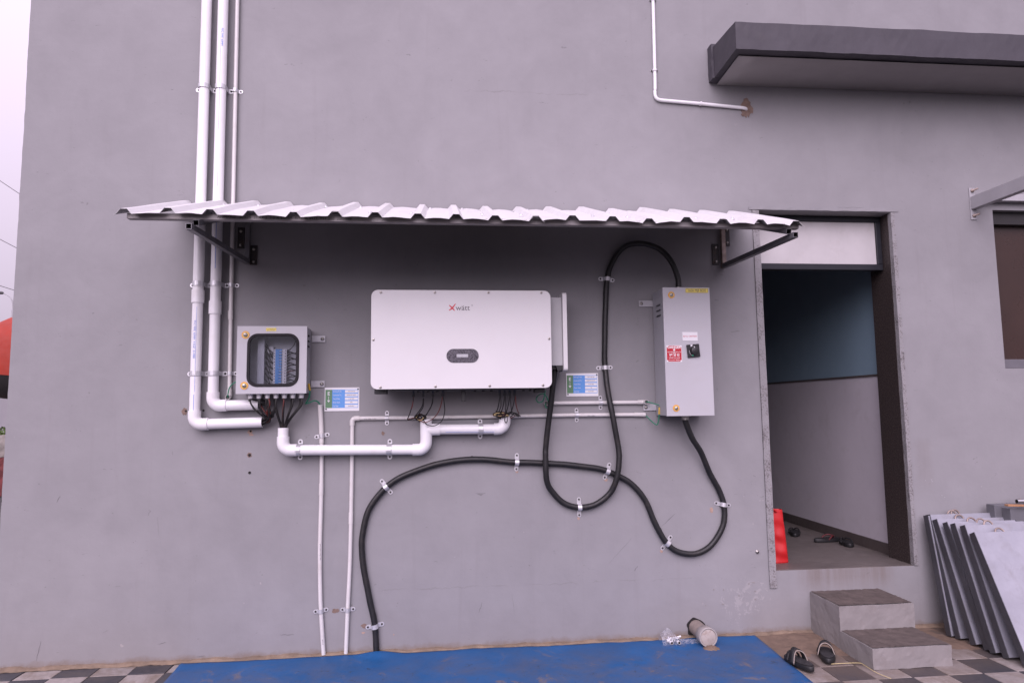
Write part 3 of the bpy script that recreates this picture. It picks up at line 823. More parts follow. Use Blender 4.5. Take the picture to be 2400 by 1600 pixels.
# ------------------------------------------------------------------ rigid pvc pipes on the wall
def riser(label, name, xt, xb, zc, xend, zend, coup, clamps, r=0.0315, ya=-0.055):
    t = thing(name, label, 'pipe', (xb, 0, zc))
    xe = lambda z: xb + (xt - xb) * (z - zc) / (4.6 - zc)
    MB().pipe((xe(coup[1]), ya, coup[1] - .02), (xt, ya, 5.2), r).build('upper_pipe', ['pvc_white', 'pvc_inside_shade'], t)
    MB().pipe((xb, ya, zc + .06), (xe(coup[0]), ya, coup[0] + .02), r - .0005).build('lower_pipe', ['pvc_white', 'pvc_inside_shade'], t)
    MB().cyl((xe(coup[0]), ya, coup[0]), (xe(coup[1]), ya, coup[1]), r + .0055, n=24).build('coupling', 'pvc_white', t, bevel=.0015)
    d = Vector((xend - xb, 0, zend - zc)).normalized()
    elbow(t, (xb, ya, zc), (0, 0, 1), d, r)
    MB().pipe(Vector((xb, ya, zc)) + d * .06, (xend, ya, zend), r, open1=True).build('outlet_pipe', ['pvc_white', 'pvc_inside_shade'], t)
    for z in clamps:
        clamp(t, xe(z), z, math.pi / 2, r, ya)
    return t, xe
pa, xa = riser('left one of two thick white wall pipes, bending right lowest with an open end', 'conduit_pipe', -1.508, -1.498, 1.404, -1.097, 1.412, (2.148, 2.228), (3.538, 2.267, 1.713))
pb, xb_ = riser('right one of two thick white wall pipes, bending right behind the cable bunch', 'conduit_pipe', -1.407, -1.393, 1.516, -1.120, 1.519, (2.079, 2.159), (3.536, 2.267, 1.713))
def stripe(parent, p0, p1, w=0.0022, mat='print_blue'):
    p0, p1 = Vector(p0), Vector(p1)
    d = (p1 - p0).normalized(); s_ = d.cross(Vector((0, 1, 0))).normalized() * w / 2
    MB().add([p0 - s_, p0 + s_, p1 + s_, p1 - s_], [(0, 1, 2, 3)]).build('print_line', mat, parent)
stripe(pb, (xb_(3.9) + .002, -.0870, 3.92), (xb_(3.2) + .002, -.0870, 3.25), .0018)
stripe(pb, (xb_(2.95) + .004, -.0870, 2.98), (xb_(2.7) + .004, -.0870, 2.88), .0018)
stripe(pb, (xb_(2.7) + .004, -.0870, 2.72), (xb_(2.4) + .004, -.0870, 2.36), .0030)
stripe(pa, (xa(2.1) + .006, -.0862, 2.12), (xa(1.5) + .006, -.0862, 1.60), .0016)
stripe(pa, (xa(1.6) + .003, -.0866, 1.585), (xa(1.5) + .003, -.0866, 1.49), .0026)

text('lettering', 'PVC PIPE  63MM  4 KGF  IS 4985', .017, xa(1.9) - .004, -.0868, 1.92, 'print_blue', pa, rot=-math.pi / 2 + .004)
text('lettering', 'PVC PIPE  63MM', .017, xb_(3.7) + .010, -.0868, 3.86, 'print_blue', pb, rot=-math.pi / 2 + .004)
# thin cream riser beside them
t = thing('conduit_pipe', 'thin cream riser pipe to the right of the two thick white wall pipes', 'pipe', (-1.307, 0, 1.566))
rc = .0125
MB().pipe((-1.312, -.022, 2.07), (-1.331, -.022, 5.2), rc).build('upper_pipe', ['pvc_cream', 'pvc_inside_shade'], t)
MB().pipe((-1.306, -.022, 1.585), (-1.312, -.022, 2.09), rc - .0006).build('lower_pipe', ['pvc_cream', 'pvc_inside_shade'], t)
MB().cyl((-1.312, -.022, 2.05), (-1.3135, -.022, 2.105), rc + .0025, n=18).build('coupling', 'pvc_cream', t)
mb = MB().tube([(-1.306, -.022, 1.615), (-1.306, -.022, 1.585), (-1.306, -.024, 1.572), (-1.306, -.034, 1.566)], rc + .0028, n=18, cap=False)
mb.pipe((-1.306, -.030, 1.566), (-1.306, -.058, 1.566), rc + .0028, open1=True, n=18)
mb.build('elbow', ['pvc_cream', 'pvc_inside_shade'], t)
for z, x in ((3.536, -1.3225), (2.267, -1.3145), (1.714, -1.308)):
    clamp(t, x, z, math.pi / 2, rc, -.022, w=.023, tab=.017)

# thin conduit running down to the mat from under the combiner box
t = thing('conduit_pipe', 'thin cream pipe dropping to the mat below the small window box', 'pipe', (-0.717, 0, 0.0))
P = [(-.759, -.0225, 1.515), (-.752, -.0135, 1.40), (-.747, -.0135, 1.277), (-.745, -.0135, 1.1), (-.745, -.0135, .939), (-.748, -.0135, .70), (-.747, -.0135, .55), (-.743, -.0135, .40), (-.737, -.0135, .27), (-.717, -.0145, .012)]
MB().tube(spline(P, 6), .0125, n=18).build('tube', 'pvc_cream', t)
MB().tube(spline(P[:3], 6), .0148, n=18).build('sleeve', 'pvc_cream', t)
MB().tube([(-.7455, -.0135, .96), (-.7452, -.0135, 1.03)], .0142, n=18).build('coupling', 'pvc_cream', t)
clamp(t, -.748, 1.322, math.radians(93 + 8), .0138, -.0135, w=.024, tab=.019)
clamp(t, -.739, .267, math.radians(98), .0125, -.0135, w=.024, tab=.019)
text('lettering', 'UPVC 25MM  IS 9537  MMS', .0085, -.7445, -.0268, .62, 'print_dark', t, rot=-math.pi / 2 + .02)
text('lettering', 'UPVC 25', .0085, -.722, -.0275, .09, 'print_dark', t, rot=-math.pi / 2 + .1)

# L shaped conduit from the mat, then long horizontal run
t = thing('conduit_pipe', 'thin cream pipe rising from the mat and running right under the white inverter', 'pipe', (-0.585, 0, 0.0))
P = [(-.585, -.0135, .012), (-.577, -.0135, .27), (-.566, -.0135, .585), (-.561, -.0135, 1.112), (-.5615, -.0135, 1.385)]
MB().tube(spline(P, 6), .0125, n=18).build('tube', 'pvc_cream', t)
MB().tube([(-.5640, -.0135, .78), (-.5633, -.0135, .85)], .0142, n=18).build('coupling', 'pvc_cream', t)
elbow(t, (-.5615, -.0135, 1.427), (0, 0, -1), (1, 0, 0), .0105, R=.022, sock=.022, mat='pvc_cream')
MB().tube([(-.53, -.0135, 1.427), (-.1, -.0135, 1.4255), (.33, -.0135, 1.427), (.85, -.0135, 1.429), (1.27, -.0135, 1.426)], .0125, n=18).build('tube', 'pvc_cream', t)
MB().pipe((1.25, -.0135, 1.4265), (1.322, -.0135, 1.425), .0145, open1=True, n=18).build('coupling', ['pvc_cream', 'pvc_inside_shade'], t)
clamp(t, -.348, 1.4262, 0.0, .0125, -.0135, w=.024, tab=.019)
clamp(t, .868, 1.4288, 0.0, .0125, -.0135, w=.024, tab=.019)
clamp(t, -.578, .268, math.radians(91), .0125, -.0135, w=.024, tab=.019)
text('lettering', 'UPVC  25MM   IS 9537', .008, -.45, -.0267, 1.423, 'print_dark', t)
text('lettering', 'MMS   25MM', .009, .96, -.0267, 1.4235, 'print_dark', t)
text('lettering', 'UPVC 25', .007, .045, -.0267, 1.419, 'print_dark', t)

# short horizontal conduit just above it
t = thing('conduit_pipe', 'short cream pipe ending in elbows between the inverter and the tall box', 'pipe', (0.662, 0, 1.508))
MB().tube([(.672, -.0135, 1.508), (1.31, -.0135, 1.506)], .0125, n=18).build('tube', 'pvc_cream', t)
for x, s_ in ((.664, 1), (1.324, -1)):
    mb = MB().tube([(x + s_ * .05, -.0135, 1.507), (x + s_ * .016, -.0135, 1.507), (x + s_ * .004, -.018, 1.507), (x, -.030, 1.507)], .0150, n=18, cap=False)
    mb.pipe((x, -.026, 1.507), (x, -.046, 1.507), .0150, open1=True, n=18)
    mb.build('elbow', ['pvc_cream', 'pvc_inside_shade'], t)
clamp(t, 1.028, 1.507, 0.0, .0125, -.0135, w=.024, tab=.019)

# thick white run under the inverter
yg = -.066; rg = .0315
t = thing('conduit_pipe', 'thick white stepped pipe run with a tee below the inverter', 'pipe', (-0.97, 0, 1.24))
MB().pipe((-.969, yg, 1.29), (-.970, yg, 1.376), rg, open1=True).build('riser_stub', ['pvc_white', 'pvc_inside_shade'], t)
elbow(t, (-.969, yg, 1.240), (0, 0, 1), (1, 0, 0), rg)
MB().pipe((-.91, yg, 1.240), (-.16, yg, 1.2295), rg).build('long_pipe', ['pvc_white', 'pvc_inside_shade'], t)
elbow(t, (-.101, yg, 1.229), (-1, 0, 0), (0, 0, 1), rg)
mb = MB().pipe((-.101, yg, 1.285), (-.101, yg, 1.418), rg + .0055, open1=True)
mb.cyl((-.101, yg, 1.352), (-.015, yg, 1.352), rg + .0055, n=24, c0=False)
mb.build('tee', ['pvc_white', 'pvc_inside_shade'], t)
MB().pipe((-.02, yg, 1.352), (.345, yg, 1.349), rg).build('branch_pipe', ['pvc_white', 'pvc_inside_shade'], t)
c_ = Vector((.345, yg, 1.397))
mb = MB().tube([Vector((.325, yg, 1.349))] + arc(c_, (0, 0, -1), (1, 0, 0), .048, 9), rg + .0055, n=24, cap=True)
mb.pipe((.393, yg, 1.396), (.394, yg, 1.428), rg + .0055, open1=True)
mb.build('elbow', ['pvc_white', 'pvc_inside_shade'], t)
clamp(t, -.878, 1.2395, 0.0, rg, yg, w=.029, tab=.016)
clamp(t, -.329, 1.2318, 0.0, rg, yg, w=.029, tab=.016)
clamp(t, .240, 1.3500, 0.0, rg, yg, w=.029, tab=.016)
stripe(t, (.02, yg - .0275, 1.336), (.33, yg - .0275, 1.3335), .0022)

# conduit high on the wall
t = thing('conduit_pipe', 'thin white conduit high on the wall, bending right into a broken plaster hole', 'pipe', (1.46, 0, 3.57))
rh = .0115; yh = -.0135
P = [(1.478, yh, 5.2), (1.466, yh, 3.80), (1.462, yh, 3.64), (1.463, yh, 3.605), (1.474, yh, 3.583), (1.497, yh, 3.574), (1.532, yh, 3.571), (1.783, yh, 3.557), (2.05, yh, 3.540), (2.09, yh, 3.537), (2.113, -.006, 3.534), (2.118, .01, 3.532)]
MB().tube(spline(P, 6), rh, n=16).build('tube', 'pvc_white', t)
for x, z, a in ((1.465, 3.787, math.pi / 2), (1.783, 3.557, -.05), (1.4715, 4.30, math.pi / 2)):
    clamp(t, x, z, a, rh, yh, w=.012, tab=.006, mat='pvc_white')

# ------------------------------------------------------------------ combiner box with a window door
jb = thing('junction_box', 'square light grey electrical box with a black framed window and cables below', 'electrical box', (-1.02, -0.085, 1.58))
bx0, bx1, bz0, bz1, bd = -1.226, -.816, 1.583, 1.990, -.172
mb = MB()
mb.box(bx0 + .006, bx0 + .012, bd + .022, -.012, bz0 + .004, bz1 - .004)
mb.box(bx1 - .012, bx1 - .006, bd + .022, -.012, bz0 + .004, bz1 - .004)
mb.box(bx0 + .012, bx1 - .012, bd + .022, -.012, bz1 - .010, bz1 - .004)
mb.box(bx0 + .012, bx1 - .012, bd + .022, -.012, bz0 + .004, bz0 + .010)
mb.box(bx0 + .012, bx1 - .012, -.018, -.0121, bz0 + .010, bz1 - .010)
body = mb.build('body', 'box_grey_shaded', jb, bevel=.0015)
for z in (1.938, 1.905, 1.872):
    MB().add([(bx1 - .0055, -.130, z + .006), (bx1 - .0055, -.085, z + .006), (bx1 + .002, -.085, z - .002), (bx1 + .002, -.130, z - .002), (bx1 - .0055, -.130, z - .006), (bx1 - .0055, -.085, z - .006)], [(0, 1, 2, 3), (3, 2, 5, 4), (0, 3, 4), (1, 5, 2)], 0).build('louvre', 'rubber_gasket', body)
n_ = 6
inner = rr(-1.152, -.873, 1.637, 1.931, .045, n_)
outer = []
per = n_ + 1
corner = [(bx1, bz1), (bx0, bz1), (bx0, bz0), (bx1, bz0)]
for k in range(4):
    cx, cz = corner[k]
    for i in range(per):
        if i == per // 2: outer.append((cx, cz))
        elif (i < per // 2) == (k % 2 == 0):
            outer.append((cx, inner[k * per + i][1]))
        else:
            outer.append((inner[k * per + i][0], cz))
door = MB().frame(outer, inner, bd, bd + .020).build('door', 'box_grey', jb)
g_out, g_in = rr(-1.166, -.861, 1.624, 1.945, .062, 8), rr(-1.148, -.879, 1.642, 1.927, .046, 8)
MB().frame(g_out, g_in, bd - .006, bd + .004).build('window_gasket', 'rubber_gasket', jb, bevel=.003)
MB().prism(rr(-1.150, -.877, 1.640, 1.929, .045), bd - .0005, bd + .0015).build('window_pane', 'pane_glass', jb)
# inside: trunking, breaker row, wires
MB().box(bx0 + .03, bx1 - .03, -.0185, -.0181, bz0 + .02, bz1 - .02).build('brightening_plate', 'breaker_white', jb)  # pale sheet added to brighten the inside of the box
MB().box(-1.125, -1.085, -.095, -.019, 1.60, 1.98).build('cable_trunking', 'box_grey', jb)
MB().box(-.895, -.868, -.085, -.019, 1.60, 1.98).build('cable_trunking', 'box_grey', jb)
row = MB().box(-1.035, -.955, -.058, -.019, 1.605, 1.86).build('breaker_row', 'breaker_white', jb)
for i in range(14):
    z = 1.612 + i * .0176
    mb = MB().box(-1.034, -1.021, -.078, -.0585, z, z + .0168, 0).box(-1.0205, -.998, -.086, -.0585, z, z + .0168, 1).box(-.9975, -.9845, -.083, -.0585, z, z + .0168, 1)
    mb.box(-.984, -.956, -.076, -.0585, z, z + .0168, 0).box(-.998, -.982, -.090, -.0832, z + .002, z + .0045, 0)
    mb.prism(disc(-.9635, z + .0085, .0038, 8), -.0768, -.0762, m=2).prism(disc(-1.0275, z + .0085, .0033, 8), -.0788, -.0782, m=2)
    mb.build('breaker', ['breaker_white', 'breaker_blue', 'screw_dark'], row)
for i in range(7):
    z = 1.63 + i * .034
    MB().tube(spline([(-1.03, -.07, z), (-1.05, -.085, z + .012), (-1.075, -.08, z + .035), (-1.086, -.07, z + .045)], 5), .0031, n=6).build('inner_wire', 'wire_black', jb)
    MB().tube(spline([(-.957, -.065, z), (-.935, -.085, z + .006), (-.905, -.085, z - .004), (-.895, -.07, z - .01)], 5), .0031, n=6).build('inner_wire', 'wire_black', jb)
for i in range(6):
    z = 1.64 + i * .036
    MB().tube(spline([(-1.03, -.066, z), (-1.045, -.075, z - .006), (-1.07, -.07, z + .05), (-1.085, -.06, z + .075)], 5), .0028, n=6).build('inner_wire', 'wire_black', jb)
    MB().tube(spline([(-.957, -.060, z), (-.93, -.075, z + .012), (-.912, -.07, z + .012), (-.896, -.06, z + .02)], 5), .0028, n=6).build('inner_wire', 'wire_red' if i == 2 else 'wire_black', jb)
MB().box(-1.078, -1.040, -.060, -.019, 1.835, 1.875).build('terminal_strip', 'breaker_white', jb)
MB().tube(spline([(-.957, -.065, 1.845), (-.93, -.08, 1.86), (-.905, -.08, 1.90), (-.90, -.075, 1.97)], 6), .0024, n=6).build('inner_wire', 'wire_black', jb)
for z in (1.937, 1.632):
    lk = MB().prism(disc(-1.177, z, .0235, 24), bd - .0025, bd + .0005).build('lock', 'lock_orange', jb)
    MB().prism(disc(-1.177, z, .0185, 24), bd - .0031, bd - .0024).build('lock_rim', 'lock_yellow', lk)
    MB().lathe([(0, .0135), (.006, .0125), (.009, .010), (.009, .0)], (-1.177, bd - .0025, z), (0, -1, 0), cap=False).build('lock_barrel', 'bolt_steel', lk)
    MB().obox((-1.177, bd - .0118, z), (1, 0, .8), (0, 1, 0), (-.8, 0, 1), .008, .0004, .0016).build('key_slot', 'screw_dark', lk)
sk = MB().box(-1.058, -.998, bd - .001, bd + .0003, 1.960, 1.979).build('sticker', 'label_yellow', jb)
text('lettering', 'DC COMBINER BOX', .0065, -1.028, bd - .0016, 1.973, 'print_dark', sk)
text('lettering', 'INVERTER 80KW', .0065, -1.028, bd - .0016, 1.965, 'print_dark', sk)
for z in (1.908, 1.624):
    tb = MB().box(bx1 - .003, -.735, -.010, -.007, z, z + .040).build('mounting_tab', 'box_grey', jb, bevel=.001)
    MB().lathe([(0, .011), (.004, .011), (.004, .0085), (.009, .0075), (.0095, 0)], (-.752, -.010, z + .020), (0, -1, 0), n=12, cap=False).build('bolt', 'bolt_steel', tb)
MB().lathe([(0, .024), (.004, .024), (.007, .019), (.007, 0)], (-.92, -.09, bz1 - .004), (0, 0, 1), cap=False).build('knockout_plug', 'box_grey', jb)
GL = []
for row_y, n, x0, x1 in ((-.135, 7, -1.150, -.850), (-.075, 7, -1.168, -.870)):
    for i in range(n):
        x = x0 + (x1 - x0) * i / (n - 1)
        GL.append((x, row_y))
        MB().lathe([(0, .0165), (.010, .0165), (.0105, .0138), (.026, .0138), (.033, .011), (.033, 0)], (x, row_y, bz0 + .004), (0, 0, -1), n=12, cap=False).build('cable_gland', 'breaker_white', jb)

def cable(parent, pts, r, mat, k=7, n=8):
    return MB().tube(spline(pts, k), r, n=n).build('cable', mat, parent)
zg = bz0 - .028
b1 = thing('cable_bunch', 'black and red cables from the window box into two open white pipe ends', 'cables', (-1.06, -.08, 1.41))
rnd = random.Random(3)
order = sorted(GL)
for i in range(18):
    gx, gy = order[min(i // 2 + (i % 2), 7)] if i < 14 else order[i - 12]
    gx += rnd.uniform(-.006, .006)
    if i in (2, 5):
        end = [(-1.085 + rnd.uniform(0, .03), -.06, 1.535), (-1.12, -.055, 1.52 + rnd.uniform(-.012, .012)), (-1.17, -.055, 1.52)]
        mid = (gx + .01, gy * .6 - .03, 1.548)
        cable(b1, [(gx, gy, zg + .01), mid] + end, .0050, 'wire_black')
        continue
    ex = -1.055 + rnd.uniform(-.012, .02)
    zz = 1.412 + rnd.uniform(-.014, .016)
    red = i in (4, 8, 9)
    sag = rnd.uniform(-.01, .02)
    cable(b1, [(gx, gy, zg + .01), (gx + rnd.uniform(-.006, .012), gy, 1.520), (gx * .45 + ex * .55 + sag, gy * .6 - .035, 1.462 + rnd.uniform(-.01, .01)), (ex, -.064 + rnd.uniform(-.01, .01), zz + .018), (-1.10, -.056 + rnd.uniform(-.012, .012), zz), (-1.17, -.055, 1.412)], .0050, 'wire_red' if red else 'wire_black')
b2 = thing('cable_bunch', 'black and red cables fanning from the window box into the upright white pipe stub', 'cables', (-.97, -.066, 1.376))
for i in range(14):
    gx, gy = order[min(6 + i * 8 // 14 + (i % 2), 13)]
    gx += rnd.uniform(-.006, .006)
    ex = -.970 + (gx + .95) * .16 + rnd.uniform(-.006, .006); ey = yg + rnd.uniform(-.016, .010)
    cable(b2, [(gx, gy, zg + .01), (gx - .002, gy, 1.515), (gx * .55 + ex * .45, gy * .6 + ey * .4 - .008, 1.455), (ex + (gx - ex) * .12, ey - .002, 1.40), (ex, ey, 1.365), (ex * .3 - .970 * .7, yg, 1.30)], .0050, 'wire_red' if i in (3, 6) else 'wire_black')
# green earth wires
def earth(label, pts, sleeve=None, r=.0034):
    t = thing('earth_wire', label, 'wire', pts[-1])
    MB().tube(spline(pts, 7), r, n=8).build('wire', 'wire_green', t)
    if sleeve:
        MB().tube(sleeve, r * 1.5, n=10).build('sleeve', 'sleeve_yellow', t)
    return t
earth('green wire looping from the thin riser pipe to the left side of the window box', [(-1.306, -.052, 1.566), (-1.302, -.066, 1.585), (-1.292, -.07, 1.625), (-1.268, -.07, 1.652), (-1.238, -.07, 1.664), (-1.216, -.07, 1.664)])
earth('green wire with yellow sleeve at the lower right of the window box', [(-.818, -.085, 1.640), (-.812, -.080, 1.60), (-.816, -.075, 1.56), (-.832, -.070, 1.530), (-.838, -.066, 1.522), (-.820, -.060, 1.527), (-.785, -.050, 1.540), (-.762, -.030, 1.522), (-.757, -.023, 1.49)], [(-.818, -.085, 1.645), (-.811, -.081, 1.602)], r=.0042)
earth('green wire looping below the right end of the inverter into the short pipe', [(.640, -.17, 1.585), (.636, -.15, 1.55), (.628, -.13, 1.52), (.605, -.11, 1.512), (.592, -.10, 1.535), (.61, -.11, 1.56), (.640, -.12, 1.565), (.664, -.11, 1.53), (.672, -.09, 1.49), (.662, -.065, 1.478), (.655, -.055, 1.495), (.664, -.030, 1.507)])
earth('green wire from the short pipe elbow up to the tall box side', [(1.324, -.036, 1.507), (1.330, -.058, 1.508), (1.352, -.072, 1.500), (1.376, -.078, 1.492), (1.394, -.085, 1.487)])
earth('green wire with yellow sleeve hanging between the long pipe end and the tall box', [(1.31, -.0135, 1.4255), (1.326, -.018, 1.418), (1.348, -.045, 1.388), (1.368, -.07, 1.365), (1.380, -.08, 1.362), (1.388, -.085, 1.39), (1.393, -.085, 1.43), (1.396, -.085, 1.478)], [(1.3925, -.085, 1.427), (1.3955, -.085, 1.472)])

# ------------------------------------------------------------------ two earth-pit plates
def plate(label, x0, x1, z0, z1, vals, rot):
    t = thing('earth_plate', label, 'label plate', ((x0 + x1) / 2, 0, z0))
    ps = MB().box(x0, x1, -.004, -.001, z0, z1).build('plate', 'label_white', t)
    w, h = x1 - x0, z1 - z0
    a, b = z0 + h * .135, z1 - h * .09
    MB().box(x0 + w * .02, x0 + w * .215, -.0048, -.0035, a, b).build('green_panel', 'label_green', t)
    MB().box(x0 + w * .215, x0 + w * .965, -.0048, -.0035, a, b).build('blue_panel', 'label_blue', t)
    rows = ('Earthing Pit No:', 'Connected To:', 'Tested Date:', 'Ohmic Value:', 'Due Date:')
    for i in range(5):
        zc = b - (b - a) * (i + .5) / 5
        MB().box(x0 + w * .585, x0 + w * .955, -.0054, -.0045, zc - h * .058, zc + h * .058).build('value_field', 'label_white', t)
        text('lettering', rows[i], .0118, x0 + w * .235, -.0055, zc, 'label_white', t, 'LEFT', .72)
        text('lettering', vals[i], .0095, x0 + w * .77, -.0060, zc, 'print_dark', t, 'CENTER', .82)
    text('lettering', 'E', .030, x0 + w * .115, -.0055, b - (b - a) * .22, 'label_white', t, 'CENTER', 1.0, bold=.0006)
    cx = x0 + w * .115
    mb = MB().box(cx - .0011, cx + .0011, -.0056, -.0049, b - (b - a) * .62, b - (b - a) * .36)
    mb.prism([(cx - .0095, b - (b - a) * .58), (cx + .0095, b - (b - a) * .58), (cx, b - (b - a) * .70)], -.0056, -.0049)
    mb.build('arrow', 'label_white', t)
    for sx, sz in ((x0 + w * .045, z0 + h * .09), (x1 - w * .04, z1 - h * .07)):
        MB().prism(disc(sx, sz, .0048, 10), -.0075, -.0035).build('screw', 'screw_dark', t)
    return t
plate('blue and green earth plate on the wall beside the small window box', -.7345, -.5205, 1.474, 1.621, ('EARTHPIT-03', 'INVERTER BODY', '21-06-2026', '0.96', '06-06-2027'), 0)
plate('blue and green earth plate on the wall between inverter and tall box', .804, 1.016, 1.550, 1.700, ('EARTHPIT-04', 'INVERTER BODY', '21-06-2026', '1.06', '06-06-2027'), 0)

# ------------------------------------------------------------------ inverter
iv = thing('solar_inverter', 'large white wall mounted inverter with rounded corners, red logo and oval display', 'inverter', (0.12, -.16, 1.60))
fy = -.320
cov = MB().prism(rr(-.4185, .6590, 1.5985, 2.1895, .040, 8), fy, fy + .026, smooth=True).build('front_cover', 'inverter_white', iv, bevel=.004)
MB().box(-.395, .640, -.2935, -.055, 1.618, 2.172).build('body', 'inverter_dark', iv, bevel=.004)
MB().box(-.36, .60, -.054, -.002, 1.70, 2.10).build('wall_bracket', 'inverter_dark', iv)
MB().box(.641, .743, -.235, -.090, 1.737, 2.163).build('side_housing', 'inverter_grey', iv, bevel=.003)
MB().prism(rr(-.262, -.060, 1.703, 2.190, .018, 5), .7435, .769, 'x', smooth=True).build('side_plate', 'inverter_white', iv, bevel=.003)
MB().box(.655, .735, -.20, -.12, 1.715, 1.7365).build('side_outlet', 'black_plastic', iv, bevel=.003)
MB().add([(.70, -.232, 1.7365), (.743, -.232, 1.7365), (.743, -.232, 1.712), (.712, -.232, 1.700), (.70, -.12, 1.7365), (.743, -.12, 1.7365), (.743, -.12, 1.712), (.712, -.12, 1.700)], [(0, 1, 2, 3), (7, 6, 5, 4), (0, 3, 7, 4), (3, 2, 6, 7), (2, 1, 5, 6), (1, 0, 4, 5)]).build('side_lip', 'black_plastic', iv)
for x, z in ((-.363, 2.174), (-.043, 2.175), (.280, 2.176), (.602, 2.177), (-.405, 1.891), (.646, 1.895), (-.362, 1.610), (-.040, 1.612), (.282, 1.613), (.604, 1.614)):
    s_ = MB().lathe([(0, .0082), (.0022, .0080), (.0030, .0060), (.0030, 0)], (x, fy, z), (0, -1, 0), n=14, cap=False).build('cover_screw', 'bolt_steel', iv)
    MB().prism(disc(x, z, .0034, 6), fy - .0034, fy - .0031).build('socket', 'screw_dark', s_)
dp = MB().prism(rr(.0255, .2175, 1.752, 1.835, .0413, 10), fy - .0022, fy + .001).build('display', 'display_film', iv)
MB().box(.086, .154, fy - .0032, fy - .0023, 1.785, 1.8035).build('screen', 'screen_grey', dp)
lg = MB()
def stroke(p, q, w0, w1, y, m=0):
    p, q = Vector((p[0], y, p[1])), Vector((q[0], y, q[1]))
    n = (q - p).cross(Vector((0, 1, 0))).normalized()
    lg.add([p - n * w0, p + n * w0, q + n * w1, q - n * w1], [(0, 1, 2, 3)], m)
c0 = (.0615, 2.081)
for e, w_ in (((.0425, 2.0985), .0026), ((.042, 2.0675), .0028), ((.081, 2.1075), .0020), ((.0745, 2.0655), .0026)):
    stroke(c0, e, .0048, w_, fy - .0008)
lg.prism(disc(c0[0], c0[1], .0062, 12), fy - .0012, fy)
lg.build('logo_cross', 'logo_red', iv)
text('lettering', 'w\u00e4tt', .046, .0815, fy - .0010, 2.0815, 'logo_grey', iv, 'LEFT', 1.02)
text('lettering', '\u00ae', .012, .1800, fy - .0010, 2.0975, 'logo_grey', iv)
# underside
for x0, x1 in ((-.405, -.330), (.565, .628)):
    MB().box(x0, x1, -.24, -.16, 1.572, 1.6175).build('foot', 'black_plastic', iv, bevel=.004)
MB().box(-.30, .56, -.27, -.10, 1.590, 1.6175).build('terminal_bay', 'inverter_dark', iv, bevel=.003)
CON = []
for x in (-.176, -.115, -.057, .003, .353, .383, .414, .446):
    CON.append(x)
    MB().lathe([(0, .0095), (.014, .0095), (.0145, .0075), (.045, .0082), (.05, .006), (.05, 0)], (x, -.19, 1.603), (0, 0, -1), n=10, cap=False).build('connector', 'black_plastic', iv)
for x in (-.145, -.085, -.03, .20, .25, .30, .50, .54):
    MB().cyl((x, -.2, 1.592), (x, -.2, 1.582), .009, n=10).build('port_cap', 'black_plastic', iv)
MB().box(.117, .141, -.20, -.175, 1.522, 1.592).build('data_stick', 'black_plastic', iv, bevel=.003)

b3 = thing('cable_bunch', 'tangled thin black and red cables at the tee below the inverter\'s left half', 'cables', (-.11, -.08, 1.42))
def tangle(parent, cx, cz, cy, n, seed, w=.05):
    rnd = random.Random(seed)
    for i in range(n):
        a0 = rnd.uniform(0, 6.28); pts = []
        for j in range(6):
            a = a0 + j * rnd.uniform(.8, 1.3)
            pts.append((cx + math.cos(a) * w * rnd.uniform(.5, 1.0), cy - .02 + rnd.uniform(-.02, .012), cz + math.sin(a) * .022 * rnd.uniform(.4, 1.0)))
        pts.append((cx + rnd.uniform(-.012, .012), cy, cz - .03))
        cable(parent, pts, .0026, 'wire_red' if i % 5 == 3 else ('wire_tape' if i % 6 == 5 else 'wire_black'), 5, 6)
tangle(b3, -.135, 1.430, -.075, 7, 5, .038)
zc0 = 1.556
cable(b3, [(-.176, -.19, zc0), (-.178, -.185, 1.52), (-.196, -.15, 1.46), (-.214, -.10, 1.420), (-.205, -.09, 1.413), (-.17, -.085, 1.422), (-.13, -.075, 1.41), (-.10, -.066, 1.38)], .0030, 'wire_black')
cable(b3, [(-.174, -.19, zc0), (-.182, -.18, 1.50), (-.205, -.12, 1.44), (-.211, -.098, 1.418), (-.19, -.09, 1.424), (-.15, -.08, 1.43)], .0028, 'wire_red')
cable(b3, [(-.115, -.19, 1.545), (-.122, -.17, 1.50), (-.150, -.13, 1.458), (-.172, -.10, 1.432), (-.14, -.085, 1.44), (-.10, -.072, 1.40)], .0032, 'wire_black')
cable(b3, [(-.113, -.19, 1.545), (-.118, -.17, 1.49), (-.148, -.12, 1.445), (-.13, -.09, 1.43), (-.105, -.07, 1.39)], .0030, 'wire_black')
cable(b3, [(-.057, -.19, zc0), (-.062, -.17, 1.51), (-.092, -.12, 1.455), (-.108, -.09, 1.425), (-.11, -.075, 1.385)], .0032, 'wire_black')
cable(b3, [(-.055, -.19, zc0), (-.070, -.16, 1.49), (-.102, -.10, 1.44), (-.115, -.075, 1.39)], .0028, 'wire_black')
cable(b3, [(.001, -.19, zc0), (-.004, -.18, 1.52), (-.022, -.15, 1.465), (-.052, -.13, 1.425), (-.095, -.12, 1.400), (-.125, -.11, 1.402), (-.14, -.10, 1.42)], .0026, 'wire_red')
cable(b3, [(.005, -.19, zc0), (.012, -.18, 1.51), (.014, -.16, 1.46), (-.004, -.14, 1.405), (-.05, -.125, 1.376), (-.095, -.12, 1.384), (-.115, -.11, 1.41), (-.12, -.09, 1.42)], .0028, 'wire_black')
b4 = thing('cable_bunch', 'tangled thin black and red cables over the open elbow below the inverter\'s right half', 'cables', (.39, -.08, 1.43))
tangle(b4, .370, 1.440, -.085, 9, 11, .060)
